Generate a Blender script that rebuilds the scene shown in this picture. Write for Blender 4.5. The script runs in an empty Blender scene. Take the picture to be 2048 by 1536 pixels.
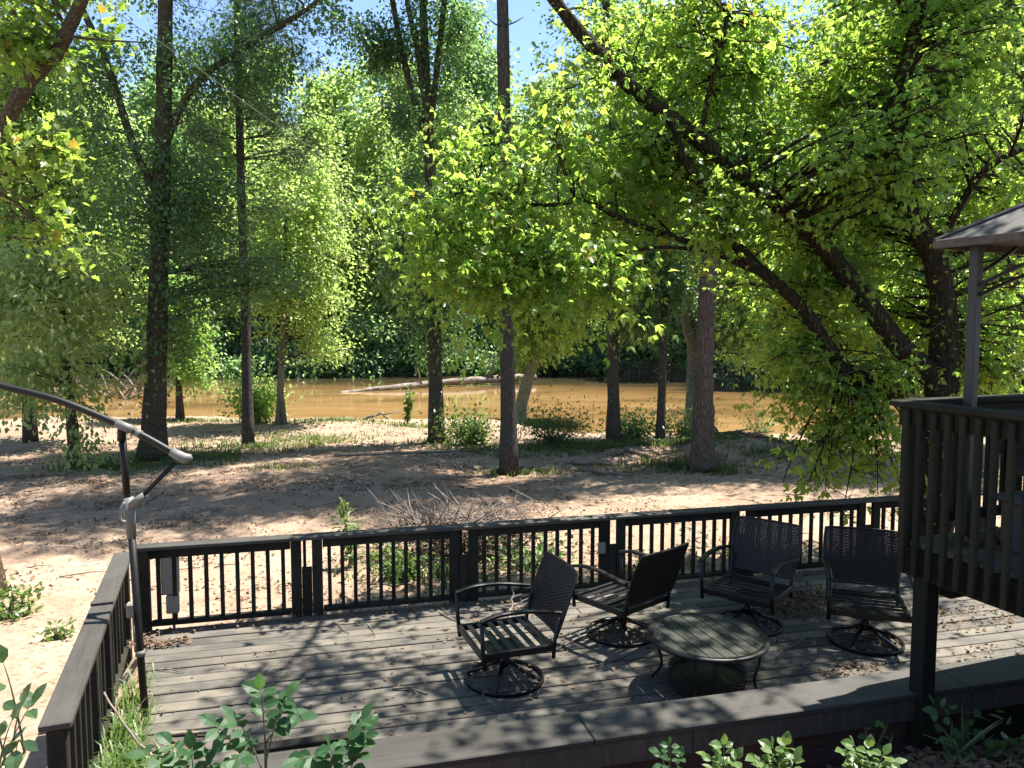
import bpy, bmesh, math, random
import numpy as np
from mathutils import Vector, Matrix, Euler
R = math.radians
rng = np.random.default_rng(7)
random.seed(7)
sc = bpy.context.scene
C = sc.collection

# ---------------------------------------------------------------- camera, sky, sun, exposure
cam = bpy.data.cameras.new('camera'); cam.sensor_width = 36.0
cam.lens = 36.0*1538/2048; cam.clip_end = 2000; cam.clip_start = 0.05
camo = bpy.data.objects.new('camera', cam); C.objects.link(camo)
camo.location = (0, 0, 2.8); camo.rotation_euler = (R(90-4.39), 0, 0)
sc.camera = camo
SUN_EL, SUN_H = 67.0, (0.86, 0.51)                 # the sun stands high, ahead and to the right
el = R(SUN_EL); hn = math.hypot(*SUN_H)
SD = Vector((SUN_H[0]/hn*math.cos(el), SUN_H[1]/hn*math.cos(el), math.sin(el)))
w = bpy.data.worlds.new('World'); sc.world = w; w.use_nodes = True
nt = w.node_tree; bg = nt.nodes['Background']
sky = nt.nodes.new('ShaderNodeTexSky'); sky.sky_type = 'NISHITA'; sky.sun_disc = False
sky.sun_elevation = el; sky.sun_rotation = math.atan2(SD.x, SD.y)
sky.air_density = 1.0; sky.dust_density = 0.2; sky.ozone_density = 2.4
nt.links.new(sky.outputs[0], bg.inputs[0]); bg.inputs[1].default_value = 0.08
sl = bpy.data.lights.new('sun', 'SUN'); sl.energy = 5.0; sl.angle = R(0.53); sl.color = (1.0, 0.955, 0.88)
so = bpy.data.objects.new('sun', sl); C.objects.link(so)
so.rotation_euler = SD.to_track_quat('Z', 'Y').to_euler(); so.location = SD*60
sc.view_settings.view_transform = 'Standard'; sc.view_settings.look = 'None'
sc.view_settings.exposure = 1.8; sc.view_settings.gamma = 1.0
sc.render.engine = 'CYCLES'
cy = sc.cycles
cy.max_bounces = 6; cy.diffuse_bounces = 3; cy.glossy_bounces = 2; cy.transmission_bounces = 4; cy.transparent_max_bounces = 4
cy.sample_clamp_indirect = 6.0; cy.caustics_reflective = False; cy.caustics_refractive = False
cy.use_denoising = True

# ---------------------------------------------------------------- materials
def newmat(name):
    m = bpy.data.materials.new(name); m.use_nodes = True
    n = m.node_tree.nodes; b = n['Principled BSDF']
    return m, n, m.node_tree.links, b
def ramp(n, cols):
    r = n.new('ShaderNodeValToRGB'); e = r.color_ramp.elements
    while len(e) < len(cols): e.new(0.5)
    for k, (p, c) in enumerate(cols): e[k].position = p; e[k].color = (*c, 1)
    return r
def noise(n, l, co, scale, detail=4, rough=0.6, dist=0.0):
    t = n.new('ShaderNodeTexNoise'); t.inputs['Scale'].default_value = scale; t.inputs['Detail'].default_value = detail
    t.inputs['Roughness'].default_value = rough; t.inputs['Distortion'].default_value = dist
    if co is not None: l.new(co, t.inputs['Vector'])
    return t
def bump(n, l, h, b, strength, dist=0.01):
    u = n.new('ShaderNodeBump'); u.inputs['Strength'].default_value = strength; u.inputs['Distance'].default_value = dist
    l.new(h, u.inputs['Height']); l.new(u.outputs[0], b.inputs['Normal'])
def mixc(n, l, fac, a, b_, mode='MIX'):
    x = n.new('ShaderNodeMix'); x.data_type = 'RGBA'; x.blend_type = mode
    for s, v in ((x.inputs[0], fac), (x.inputs[6], a), (x.inputs[7], b_)):
        if hasattr(v, 'links') or hasattr(v, 'is_linked'): l.new(v, s)
        elif isinstance(v, (int, float)): s.default_value = v
        else: s.default_value = (*v, 1)
    return x.outputs[2]
def val(n, l, op, a, b_):
    x = n.new('ShaderNodeMath'); x.operation = op
    for s, v in ((x.inputs[0], a), (x.inputs[1], b_)):
        if isinstance(v, (int, float)): s.default_value = v
        else: l.new(v, s)
    return x.outputs[0]

def wood(name, dark, light, rough=0.75, grain=(1.2, 26, 26), worn=None, wornamt=0.5, spec=0.3):
    m, n, l, b = newmat(name)
    tc = n.new('ShaderNodeTexCoord'); oi = n.new('ShaderNodeObjectInfo')
    off = n.new('ShaderNodeVectorMath'); off.operation = 'ADD'
    l.new(tc.outputs['Object'], off.inputs[0])
    sc_ = n.new('ShaderNodeVectorMath'); sc_.operation = 'SCALE'; sc_.inputs[0].default_value = (37, 11, 23)
    l.new(oi.outputs['Random'], sc_.inputs['Scale']); l.new(sc_.outputs[0], off.inputs[1])
    mp = n.new('ShaderNodeMapping'); mp.inputs['Scale'].default_value = grain; l.new(off.outputs[0], mp.inputs[0])
    g = noise(n, l, mp.outputs[0], 2.2, 6, 0.65, 0.6)
    big = noise(n, l, off.outputs[0], 2.3, 4, 0.6)
    r = ramp(n, [(0.3, dark), (0.72, light)]); l.new(g.outputs[0], r.inputs[0])
    col = r.outputs[0]
    if worn is not None:
        rb = ramp(n, [(0.5-0.12, (0, 0, 0)), (0.5+0.16, (1, 1, 1))]); l.new(big.outputs[0], rb.inputs[0])
        f = val(n, l, 'MULTIPLY', rb.outputs[0], wornamt)
        col = mixc(n, l, f, col, worn)
    v = val(n, l, 'MULTIPLY_ADD', oi.outputs['Random'], 0.4); v.node.inputs[2].default_value = 0.8
    hs = n.new('ShaderNodeHueSaturation'); l.new(v, hs.inputs['Value']); l.new(col, hs.inputs['Color'])
    l.new(hs.outputs[0], b.inputs['Base Color'])
    b.inputs['Roughness'].default_value = rough; b.inputs['Specular IOR Level'].default_value = spec
    bump(n, l, g.outputs[0], b, 0.5, 0.004)
    return m
def plain(name, col, rough=0.5, metal=0.0, spec=0.5, var=0.25, nscale=30, bmp=0.0, second=None):
    m, n, l, b = newmat(name)
    tc = n.new('ShaderNodeTexCoord'); t = noise(n, l, tc.outputs['Object'], nscale, 5, 0.65)
    c2 = second or tuple(c*(1-var) for c in col)
    r = ramp(n, [(0.35, c2), (0.65, col)]); l.new(t.outputs[0], r.inputs[0])
    l.new(r.outputs[0], b.inputs['Base Color'])
    b.inputs['Roughness'].default_value = rough; b.inputs['Metallic'].default_value = metal
    b.inputs['Specular IOR Level'].default_value = spec
    if bmp: bump(n, l, t.outputs[0], b, bmp, 0.004)
    return m
def bark(name, dark, light, moss=None, mossamt=0.4, scale=(14, 14, 2.2), bs=0.9, spec=0.1):
    m, n, l, b = newmat(name)
    tc = n.new('ShaderNodeTexCoord'); mp = n.new('ShaderNodeMapping'); mp.inputs['Scale'].default_value = scale
    l.new(tc.outputs['Object'], mp.inputs[0])
    v = n.new('ShaderNodeTexVoronoi'); v.feature = 'DISTANCE_TO_EDGE'; v.inputs['Scale'].default_value = 1.6
    d = noise(n, l, mp.outputs[0], 1.3, 4); ad = n.new('ShaderNodeVectorMath'); ad.operation = 'ADD'
    l.new(mp.outputs[0], ad.inputs[0]); l.new(d.outputs[1], ad.inputs[1]); l.new(ad.outputs[0], v.inputs['Vector'])
    g = noise(n, l, tc.outputs['Object'], 22, 6, 0.7)
    h = val(n, l, 'ADD', val(n, l, 'MULTIPLY', v.outputs['Distance'], 1.4), val(n, l, 'MULTIPLY', g.outputs[0], 0.5))
    r = ramp(n, [(0.18, dark), (0.75, light)]); l.new(h, r.inputs[0]); col = r.outputs[0]
    if moss:
        t = noise(n, l, tc.outputs['Object'], 3.5, 5, 0.7); rr = ramp(n, [(0.5, (0, 0, 0)), (0.62, (1, 1, 1))]); l.new(t.outputs[0], rr.inputs[0])
        col = mixc(n, l, val(n, l, 'MULTIPLY', rr.outputs[0], mossamt), col, moss)
    l.new(col, b.inputs['Base Color']); b.inputs['Roughness'].default_value = 0.9; b.inputs['Specular IOR Level'].default_value = spec
    bump(n, l, h, b, bs, 0.03)
    return m
def leafmat(name, c1, c2, t1, t2, rough=0.42, tr=0.45, rare=None, spec=0.5):
    """leaf: diffuse + translucent + a waxy coat; every leaf island gets its own tone"""
    m = bpy.data.materials.new(name); m.use_nodes = True; n = m.node_tree.nodes; l = m.node_tree.links; n.clear()
    out = n.new('ShaderNodeOutputMaterial'); geo = n.new('ShaderNodeNewGeometry'); oi = n.new('ShaderNodeObjectInfo')
    nz = noise(n, l, geo.outputs['Position'], 1.1, 2, 0.5)
    rnd0 = val(n, l, 'FRACT', val(n, l, 'ADD', geo.outputs['Random Per Island'], oi.outputs['Random']), 0.0)
    mr = n.new('ShaderNodeMapRange'); mr.inputs[1].default_value = 0.32; mr.inputs[2].default_value = 0.68; l.new(nz.outputs[0], mr.inputs[0])
    mixv = val(n, l, 'ADD', val(n, l, 'MULTIPLY', rnd0, 0.55), val(n, l, 'MULTIPLY', mr.outputs[0], 0.40))
    pick = val(n, l, 'GREATER_THAN', rnd0, 0.985); rnd = val(n, l, 'MAXIMUM', mixv, pick)
    cols = [(0.0, c1), (0.9, c2)]; cols2 = [(0.0, t1), (0.9, t2)]
    if rare: cols += [(0.975, c2), (0.99, rare)]; cols2 += [(0.975, t2), (0.99, rare)]
    ra = ramp(n, cols); l.new(rnd, ra.inputs[0]); rb = ramp(n, cols2); l.new(rnd, rb.inputs[0])
    pb = n.new('ShaderNodeBsdfPrincipled'); l.new(ra.outputs[0], pb.inputs['Base Color']); pb.inputs['Roughness'].default_value = rough
    pb.inputs['Specular IOR Level'].default_value = spec
    tl = n.new('ShaderNodeBsdfTranslucent'); l.new(rb.outputs[0], tl.inputs['Color'])
    mx = n.new('ShaderNodeMixShader'); mx.inputs[0].default_value = tr
    l.new(pb.outputs[0], mx.inputs[1]); l.new(tl.outputs[0], mx.inputs[2]); l.new(mx.outputs[0], out.inputs[0])
    return m

M = {}
M['rail'] = wood('dark_stained_rail_wood', (0.0070, 0.0066, 0.0056), (0.0210, 0.0189, 0.0147), 0.85, worn=(0.0420, 0.0385, 0.0238), wornamt=0.55, spec=0.2)
M['cap'] = wood('weathered_dark_cap_wood', (0.0305, 0.0272, 0.0225), (0.0583, 0.0530, 0.0450), 0.65, grain=(0.8, 30, 30), worn=(0.0729, 0.0677, 0.0597), wornamt=0.5)
M['deck'] = wood('weathered_grey_deck_board', (0.0312, 0.0289, 0.0242), (0.0975, 0.0897, 0.0757), 0.8, grain=(0.9, 34, 34), worn=(0.1560, 0.1342, 0.1014), wornamt=0.7)
M['wall'] = wood('front_wall_wood', (0.0540, 0.0423, 0.0324), (0.1350, 0.1062, 0.0792), 0.85, grain=(6, 6, 0.8), worn=(0.0540, 0.0495, 0.0450), wornamt=0.6)
M['siding'] = wood('red_brown_siding_wood', (0.0900, 0.0468, 0.0360), (0.1620, 0.0846, 0.0648), 0.85)
M['upper'] = wood('olive_stained_upper_deck_wood', (0.0101, 0.0101, 0.0073), (0.0258, 0.0241, 0.0157), 0.85, worn=(0.0504, 0.0420, 0.0179), wornamt=0.35, spec=0.2)
M['metal'] = plain('dark_bronze_metal', (0.0090, 0.0079, 0.0075), 0.42, 0.0, 0.4, 0.4, 60)
M['wicker'] = plain('dark_wicker_resin', (0.0248, 0.0188, 0.0135), 0.5, 0.0, 0.35, 0.45, 120)
M['tabletop'] = wood('grey_green_faux_wood', (0.0263, 0.0277, 0.0210), (0.0488, 0.0510, 0.0390), 0.55, grain=(2, 30, 30))
M['pole'] = plain('black_umbrella_pole', (0.0070, 0.0063, 0.0056), 0.5, 0, 0.3, 0.5, 25)
M['greyplastic'] = plain('grey_plastic', (0.1520, 0.1440, 0.1280), 0.55, 0, 0.5, 0.25, 18)
M['boxgrey'] = plain('grey_utility_box_plastic', (0.1950, 0.1875, 0.1613), 0.6, 0, 0.5, 0.15, 20)
M['conduit'] = plain('grey_conduit', (0.22, 0.21, 0.19), 0.6)
M['bluegrey'] = plain('blue_grey_painted_metal', (0.0248, 0.0259, 0.0275), 0.5, 0, 0.5, 0.2, 9)
M['roof'] = plain('dark_gazebo_roof_metal', (0.0638, 0.0600, 0.0585), 0.55, 0, 0.4, 0.4, 6, second=(0.0300, 0.0255, 0.0225))
M['eave'] = plain('rusty_gazebo_eave', (0.1200, 0.0975, 0.0788), 0.7, 0, 0.3, 0.5, 14, second=(0.0675, 0.0488, 0.0338))
M['sofa'] = plain('grey_bench_panel', (0.075, 0.075, 0.078), 0.7, 0, 0.3, 0.2, 5)
M['stick'] = plain('bleached_stick', (0.2400, 0.2080, 0.1680), 0.85, 0, 0.2, 0.5, 18, 0.4, second=(0.1120, 0.0880, 0.0680))
M['darkstick'] = plain('dark_stick', (0.13, 0.10, 0.075), 0.85, 0, 0.2, 0.5, 18, 0.4)
M['drift'] = plain('pale_driftwood', (0.26, 0.22, 0.18), 0.85, 0, 0.2, 0.5, 3, 0.4, second=(0.10, 0.075, 0.055))
M['brush'] = plain('grey_brush_twigs', (0.2400, 0.2080, 0.1760), 0.85, 0, 0.2, 0.6, 6, second=(0.1040, 0.0720, 0.0560))
M['wire'] = plain('grey_cable', (0.0960, 0.0930, 0.0870), 0.7)
M['bark_near'] = bark('box_elder_bark', (0.010, 0.008, 0.006), (0.075, 0.052, 0.034), (0.022, 0.024, 0.011), 0.65)
M['bark_maple'] = bark('maple_branch_bark', (0.05, 0.033, 0.022), (0.19, 0.135, 0.095), (0.10, 0.09, 0.06), 0.5, scale=(18, 18, 9))
M['bark_grey'] = bark('grey_pine_bark', (0.0467, 0.0399, 0.0340), (0.1700, 0.1462, 0.1258), None, scale=(22, 22, 3.2), bs=1.5)
M['bark_brown'] = bark('brown_bark', (0.0382, 0.0306, 0.0229), (0.1403, 0.1122, 0.0850), (0.0510, 0.0578, 0.0298), 0.45, scale=(22, 22, 4))
M['bark_pine'] = bark('pinkish_pine_bark', (0.055, 0.044, 0.037), (0.205, 0.165, 0.138), None, scale=(16, 16, 2.4), bs=1.5)
M['bark_pale'] = bark('pale_river_bark', (0.10, 0.085, 0.065), (0.32, 0.28, 0.22), (0.10, 0.11, 0.05), 0.5, scale=(20, 20, 5))
# leaf kinds
M['l_near'] = leafmat('box_elder_leaf', (0.045, 0.105, 0.024), (0.09, 0.16, 0.038), (0.32, 0.58, 0.06), (0.56, 0.72, 0.12), 0.34, 0.6, rare=(0.33, 0.27, 0.03))
M['l_maple'] = leafmat('maple_leaf', (0.06, 0.12, 0.024), (0.105, 0.165, 0.035), (0.3, 0.52, 0.05), (0.48, 0.62, 0.09), 0.42, 0.53, rare=(0.42, 0.30, 0.04))
M['l_dark'] = leafmat('dark_oak_leaf', (0.036, 0.078, 0.04), (0.064, 0.112, 0.052), (0.17, 0.36, 0.1), (0.3, 0.48, 0.14), 0.26, 0.46)
M['l_light'] = leafmat('light_green_leaf', (0.07, 0.135, 0.035), (0.115, 0.18, 0.05), (0.3, 0.58, 0.1), (0.48, 0.68, 0.16), 0.4, 0.53)
M['l_pale'] = leafmat('pale_willow_leaf', (0.11, 0.155, 0.06), (0.16, 0.2, 0.08), (0.48, 0.66, 0.18), (0.62, 0.74, 0.28), 0.36, 0.58)
M['l_pine'] = leafmat('pine_needle', (0.045, 0.08, 0.04), (0.07, 0.11, 0.05), (0.14, 0.24, 0.08), (0.22, 0.32, 0.1), 0.4, 0.36)
M['l_far1'] = leafmat('far_yellow_green_leaf', (0.095, 0.15, 0.045), (0.15, 0.195, 0.06), (0.38, 0.62, 0.14), (0.58, 0.72, 0.2), 0.4, 0.58)
M['l_far2'] = leafmat('far_mid_green_leaf', (0.072, 0.132, 0.055), (0.115, 0.172, 0.072), (0.29, 0.54, 0.16), (0.46, 0.64, 0.21), 0.38, 0.56)
M['l_far3'] = leafmat('far_blue_green_leaf', (0.06, 0.118, 0.075), (0.1, 0.158, 0.095), (0.23, 0.46, 0.2), (0.38, 0.57, 0.26), 0.34, 0.54)
M['l_sap'] = leafmat('sapling_leaf', (0.0255, 0.0723, 0.0272), (0.0442, 0.0978, 0.0357), (0.0850, 0.2210, 0.0425), (0.1445, 0.2890, 0.0595), 0.5, 0.42, spec=0.35)
M['l_weed'] = leafmat('bright_weed_leaf', (0.0595, 0.1190, 0.0255), (0.0978, 0.1573, 0.0425), (0.1870, 0.3230, 0.0425), (0.2890, 0.3910, 0.0680), 0.45, 0.4)
M['grass'] = leafmat('grass_blade', (0.0425, 0.0723, 0.0187), (0.0892, 0.1190, 0.0323), (0.1360, 0.2125, 0.0340), (0.2380, 0.2890, 0.0595), 0.5, 0.4)
M['litter'] = leafmat('dry_leaf_litter', (0.0680, 0.0400, 0.0256), (0.1920, 0.1240, 0.0800), (0.1120, 0.0560, 0.0280), (0.2000, 0.1200, 0.0640), 0.7, 0.15, rare=(0.3360, 0.2400, 0.1440), spec=0.2)
M['stem'] = plain('green_stem', (0.10, 0.12, 0.045), 0.6, var=0.4)
M['twig'] = plain('twig_bark', (0.06, 0.045, 0.03), 0.85, var=0.5, spec=0.2)

def sand_material():
    m, n, l, b = newmat('leaf_strewn_sand')
    tc = n.new('ShaderNodeTexCoord'); P = tc.outputs['Object']
    a = noise(n, l, P, 0.35, 5, 0.6); r1 = ramp(n, [(0.3, (0.262, 0.182, 0.125)), (0.7, (0.395, 0.292, 0.212))]); l.new(a.outputs[0], r1.inputs[0])
    f = noise(n, l, P, 9.0, 8, 0.75, 0.4)
    # leaf crumbs and twig bits: many where patches of litter gather
    patch = noise(n, l, P, 0.55, 4, 0.6, 0.5)
    vo = n.new('ShaderNodeTexVoronoi'); vo.inputs['Scale'].default_value = 13; vo.inputs['Randomness'].default_value = 1.0
    mp = n.new('ShaderNodeMapping'); mp.inputs['Scale'].default_value = (1, 1.5, 1); l.new(P, mp.inputs[0])
    ds = noise(n, l, mp.outputs[0], 7, 3); ad = n.new('ShaderNodeVectorMath'); ad.operation = 'ADD'; l.new(mp.outputs[0], ad.inputs[0])
    sc2 = n.new('ShaderNodeVectorMath'); sc2.operation = 'SCALE'; sc2.inputs['Scale'].default_value = 0.10; l.new(ds.outputs[1], sc2.inputs[0]); l.new(sc2.outputs[0], ad.inputs[1])
    l.new(ad.outputs[0], vo.inputs['Vector'])
    thr = val(n, l, 'MULTIPLY_ADD', patch.outputs[0], 0.62); thr.node.inputs[2].default_value = 0.06
    spot = val(n, l, 'LESS_THAN', vo.outputs['Distance'], thr)
    rs = ramp(n, [(0.0, (0.10, 0.066, 0.043)), (0.5, (0.21, 0.14, 0.095)), (1.0, (0.34, 0.245, 0.17))]); l.new(vo.outputs['Color'], rs.inputs[0])
    sel = n.new('ShaderNodeTexNoise'); sel.inputs['Scale'].default_value = 3.2; sel.inputs['Detail'].default_value = 5; l.new(P, sel.inputs['Vector'])
    sr = ramp(n, [(0.36, (0, 0, 0)), (0.54, (1, 1, 1))]); l.new(sel.outputs[0], sr.inputs[0])
    col = mixc(n, l, val(n, l, 'MULTIPLY', val(n, l, 'MULTIPLY', spot, sr.outputs[0]), 0.85), r1.outputs[0], rs.outputs[0])
    rf = ramp(n, [(0.42, (0.52, 0.48, 0.45)), (0.6, (1, 1, 1))]); l.new(f.outputs[0], rf.inputs[0])
    col = mixc(n, l, 0.55, col, rf.outputs[0], 'MULTIPLY')
    l.new(col, b.inputs['Base Color']); b.inputs['Roughness'].default_value = 0.95; b.inputs['Specular IOR Level'].default_value = 0.1
    hh = val(n, l, 'ADD', f.outputs[0], val(n, l, 'MULTIPLY', spot, 0.35))
    bump(n, l, hh, b, 0.4, 0.03)
    # wet sand at the water's edge
    sx = n.new('ShaderNodeSeparateXYZ'); l.new(P, sx.inputs[0]); wz = val(n, l, 'ADD', sx.outputs[2], val(n, l, 'MULTIPLY', a.outputs[0], 0.2))
    wr = ramp(n, [(0.0, (0.34, 0.29, 0.25)), (1.0, (1, 1, 1))]); mr = n.new('ShaderNodeMapRange'); mr.inputs[1].default_value = -1.18; mr.inputs[2].default_value = -0.9; l.new(wz, mr.inputs[0]); l.new(mr.outputs[0], wr.inputs[0])
    # brown crumbled leaf mould lying in drifts
    dn = noise(n, l, P, 0.8, 6, 0.7, 0.8); dr_ = ramp(n, [(0.47, (0, 0, 0)), (0.66, (1, 1, 1))]); l.new(dn.outputs[0], dr_.inputs[0])
    col = mixc(n, l, val(n, l, 'MULTIPLY', dr_.outputs[0], 0.55), col, (0.17, 0.115, 0.075))
    l.new(mixc(n, l, 1.0, col, wr.outputs[0], 'MULTIPLY'), b.inputs['Base Color'])
    return m
M['sand'] = sand_material()
def soil_material(name, c1, c2):
    m, n, l, b = newmat(name)
    tc = n.new('ShaderNodeTexCoord'); a = noise(n, l, tc.outputs['Object'], 3.0, 8, 0.7); r = ramp(n, [(0.35, c1), (0.65, c2)]); l.new(a.outputs[0], r.inputs[0])
    l.new(r.outputs[0], b.inputs['Base Color']); b.inputs['Roughness'].default_value = 0.95; b.inputs['Specular IOR Level'].default_value = 0.1
    bump(n, l, a.outputs[0], b, 0.8, 0.05); return m
M['soil'] = soil_material('dark_bank_soil', (0.035, 0.025, 0.017), (0.10, 0.07, 0.048))
def water_material():
    m, n, l, b = newmat('shallow_amber_water')
    tc = n.new('ShaderNodeTexCoord'); mp = n.new('ShaderNodeMapping'); mp.inputs['Scale'].default_value = (0.35, 1.0, 1.0); l.new(tc.outputs['Object'], mp.inputs[0])
    a = noise(n, l, mp.outputs[0], 0.35, 6, 0.62, 0.5)
    r = ramp(n, [(0.30, (0.115, 0.068, 0.027)), (0.50, (0.26, 0.155, 0.058)), (0.72, (0.36, 0.225, 0.095))]); l.new(a.outputs[0], r.inputs[0])
    f = noise(n, l, mp.outputs[0], 3.0, 5, 0.65); rf = ramp(n, [(0.35, (0.72, 0.70, 0.66)), (0.6, (1, 1, 1))]); l.new(f.outputs[0], rf.inputs[0])
    # tree shade and reflections along the far bank, painted dark into the water colour
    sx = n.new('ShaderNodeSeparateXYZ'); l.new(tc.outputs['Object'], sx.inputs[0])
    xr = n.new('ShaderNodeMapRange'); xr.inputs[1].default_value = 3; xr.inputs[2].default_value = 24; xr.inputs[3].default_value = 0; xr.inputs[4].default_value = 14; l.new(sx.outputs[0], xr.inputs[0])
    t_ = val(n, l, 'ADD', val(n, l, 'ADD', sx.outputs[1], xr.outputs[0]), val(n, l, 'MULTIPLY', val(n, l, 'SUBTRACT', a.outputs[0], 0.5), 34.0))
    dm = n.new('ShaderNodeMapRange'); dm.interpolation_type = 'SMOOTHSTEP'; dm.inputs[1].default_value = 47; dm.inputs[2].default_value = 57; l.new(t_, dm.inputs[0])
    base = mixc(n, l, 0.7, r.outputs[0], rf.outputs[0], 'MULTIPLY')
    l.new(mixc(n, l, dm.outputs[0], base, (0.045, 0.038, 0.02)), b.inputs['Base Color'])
    b.inputs['Roughness'].default_value = 0.03; b.inputs['IOR'].default_value = 1.333; b.inputs['Specular IOR Level'].default_value = 0.5
    rip = noise(n, l, mp.outputs[0], 5.0, 4, 0.6, 0.3); bump(n, l, rip.outputs[0], b, 0.035, 0.05)
    return m
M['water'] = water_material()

# ---------------------------------------------------------------- object helpers
def thing(name, label, cat, loc=(0, 0, 0), rotz=0.0, group=None):
    o = bpy.data.objects.new(name, None); C.objects.link(o); o.empty_display_size = 0.1
    o.location = loc; o.rotation_euler = (0, 0, rotz); tag(o, label, cat, group); return o
def tag(o, label=None, cat=None, group=None, kind=None):
    if label: o['label'] = label
    if cat: o['category'] = cat
    if group: o['group'] = group
    if kind: o['kind'] = kind
    return o
def link(name, me, parent=None, world=False):
    """world=True: the mesh is in world coordinates under an unrotated parent"""
    o = bpy.data.objects.new(name, me); C.objects.link(o)
    if parent is not None:
        o.parent = parent
        if world: o.location = -Vector(root_loc(parent))
    return o
def root_loc(p):
    v = Vector(p.location)
    while p.parent: p = p.parent; v += Vector(p.location)
    return v
class MB:
    def __init__(s): s.v = []; s.f = []
    def add(s, v, f):
        k = len(s.v); s.v += [tuple(x) for x in v]; s.f += [tuple(i+k for i in q) for q in f]; return s
    def box(s, c, size, M3=None):
        hx, hy, hz = (x/2 for x in size)
        vs = [Vector((x, y, z)) for x in (-hx, hx) for y in (-hy, hy) for z in (-hz, hz)]
        if M3 is not None: vs = [M3 @ v for v in vs]
        return s.add([v+Vector(c) for v in vs], [(0, 1, 3, 2), (4, 6, 7, 5), (0, 4, 5, 1), (2, 3, 7, 6), (0, 2, 6, 4), (1, 5, 7, 3)])
    def tube(s, pts, rad, n=8, cap=True, jit=0.0, ellipse=1.0):
        pts = [Vector(p) for p in pts]; k = len(pts)
        rad = [rad]*k if isinstance(rad, (int, float)) else list(rad)
        up = Vector((0, 0, 1)); vs = []; pa = None
        for i, p in enumerate(pts):
            d = (pts[min(i+1, k-1)]-pts[max(i-1, 0)]).normalized()
            if pa is None: pa = d.orthogonal().normalized() if abs(d.z) > 0.95 else d.cross(up).normalized()
            a = (pa-d*pa.dot(d)).normalized(); pa = a; b = d.cross(a)
            for j in range(n):
                t = 2*math.pi*j/n; r = rad[i]*(1+jit*(random.random()-0.5)*2)
                vs.append(p+a*math.cos(t)*r+b*math.sin(t)*r*ellipse)
        fs = [(i*n+j, i*n+(j+1) % n, (i+1)*n+(j+1) % n, (i+1)*n+j) for i in range(k-1) for j in range(n)]
        if cap: fs += [tuple(range(n-1, -1, -1)), tuple(range((k-1)*n, k*n))]
        return s.add(vs, fs)
    def mesh(s, name, mat, smooth=False):
        me = bpy.data.meshes.new(name); me.from_pydata(s.v, [], s.f); me.materials.append(mat)
        if smooth: me.polygons.foreach_set('use_smooth', [True]*len(me.polygons))
        me.update(); return me
    def build(s, name, mat, parent=None, smooth=False, world=False):
        return link(name, s.mesh(name, mat, smooth), parent, world)
_cache = {}
def bevbox(size, mat, bev=0.006, wob=0.0):
    key = (tuple(round(x, 4) for x in size), mat.name, bev)
    if key in _cache and not wob: return _cache[key]
    bm = bmesh.new(); bmesh.ops.create_cube(bm, size=1.0)
    for v in bm.verts: v.co = Vector((v.co.x*size[0], v.co.y*size[1], v.co.z*size[2]))
    if bev: bmesh.ops.bevel(bm, geom=bm.edges[:], offset=min(bev, min(size)*0.3), segments=1, affect='EDGES')
    me = bpy.data.meshes.new('board'); bm.to_mesh(me); bm.free(); me.materials.append(mat); _cache[key] = me
    return me
def board(name, size, loc, mat, parent, rot=(0, 0, 0), bev=0.006):
    """a chamfered board; loc is in world space when the parent is unrotated"""
    o = link(name, bevbox(size, mat, bev), parent)
    o.location = Vector(loc)-(Vector(root_loc(parent)) if parent is not None else Vector((0, 0, 0))); o.rotation_euler = rot
    return o
def lerp(a, b, t): return a+(b-a)*t
def sstep(e0, e1, x):
    t = np.clip((np.asarray(x, float)-e0)/(e1-e0), 0, 1); return t*t*(3-2*t)
def spline(pts, n):
    """Catmull-Rom through 3D points"""
    p = [Vector(q) for q in pts]; p = [p[0]*2-p[1]]+p+[p[-1]*2-p[-2]]; out = []
    for i in range(1, len(p)-2):
        for k in range(n):
            t = k/n; a, b, c, d = p[i-1], p[i], p[i+1], p[i+2]
            out.append(0.5*((2*b)+(c-a)*t+(2*a-5*b+4*c-d)*t*t+(3*b-a-3*c+d)*t**3))
    out.append(p[-2]); return out

# ---------------------------------------------------------------- leaves
T_OVATE = (np.array([(0, 0, 0), (0.42, 0.30, 0.09), (1, 0, -0.20), (0.42, -0.30, 0.09), (0.5, 0, 0.0)]), [(0, 4, 1), (0, 3, 4), (4, 2, 1), (4, 3, 2)])
T_SIMPLE = (np.array([(0, 0, 0), (0.45, 0.30, 0.08), (1, 0, -0.06), (0.45, -0.30, 0.08)]), [(0, 2, 1), (0, 3, 2)])
T_NARROW = (np.array([(0, 0, 0), (0.45, 0.15, 0.05), (1, 0, -0.10), (0.45, -0.15, 0.05)]), [(0, 2, 1), (0, 3, 2)])
T_NEEDLE = (np.array([(0, 0.05, 0), (1, 0.30, 0), (0, -0.05, 0), (1, -0.1, 0.25), (0, 0, 0.04), (0.9, 0.1, -0.25)]), [(0, 1, 2), (2, 3, 4), (4, 5, 0)])
T_BIG = (np.array([(0, 0, 0), (0.20, 0.24, 0.04), (0.50, 0.33, 0.05), (0.80, 0.19, 0.0), (1, 0, -0.09), (0.80, -0.19, 0.0), (0.50, -0.33, 0.05), (0.20, -0.24, 0.04), (0.26, 0, 0.0), (0.55, 0, 0.0), (0.8, 0, -0.04)]),
         [(0, 8, 1), (8, 9, 2), (8, 2, 1), (9, 10, 3), (9, 3, 2), (10, 4, 3), (0, 7, 8), (8, 6, 9), (8, 7, 6), (9, 5, 10), (9, 6, 5), (10, 5, 4)])
_mo = [(0, 0), (-0.05, 0.32), (0.22, 0.24), (0.30, 0.50), (0.46, 0.28), (0.66, 0.34), (0.66, 0.16), (1.0, 0.0)]
_mo = _mo+[(x, -y) for x, y in reversed(_mo[1:-1])]
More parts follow.
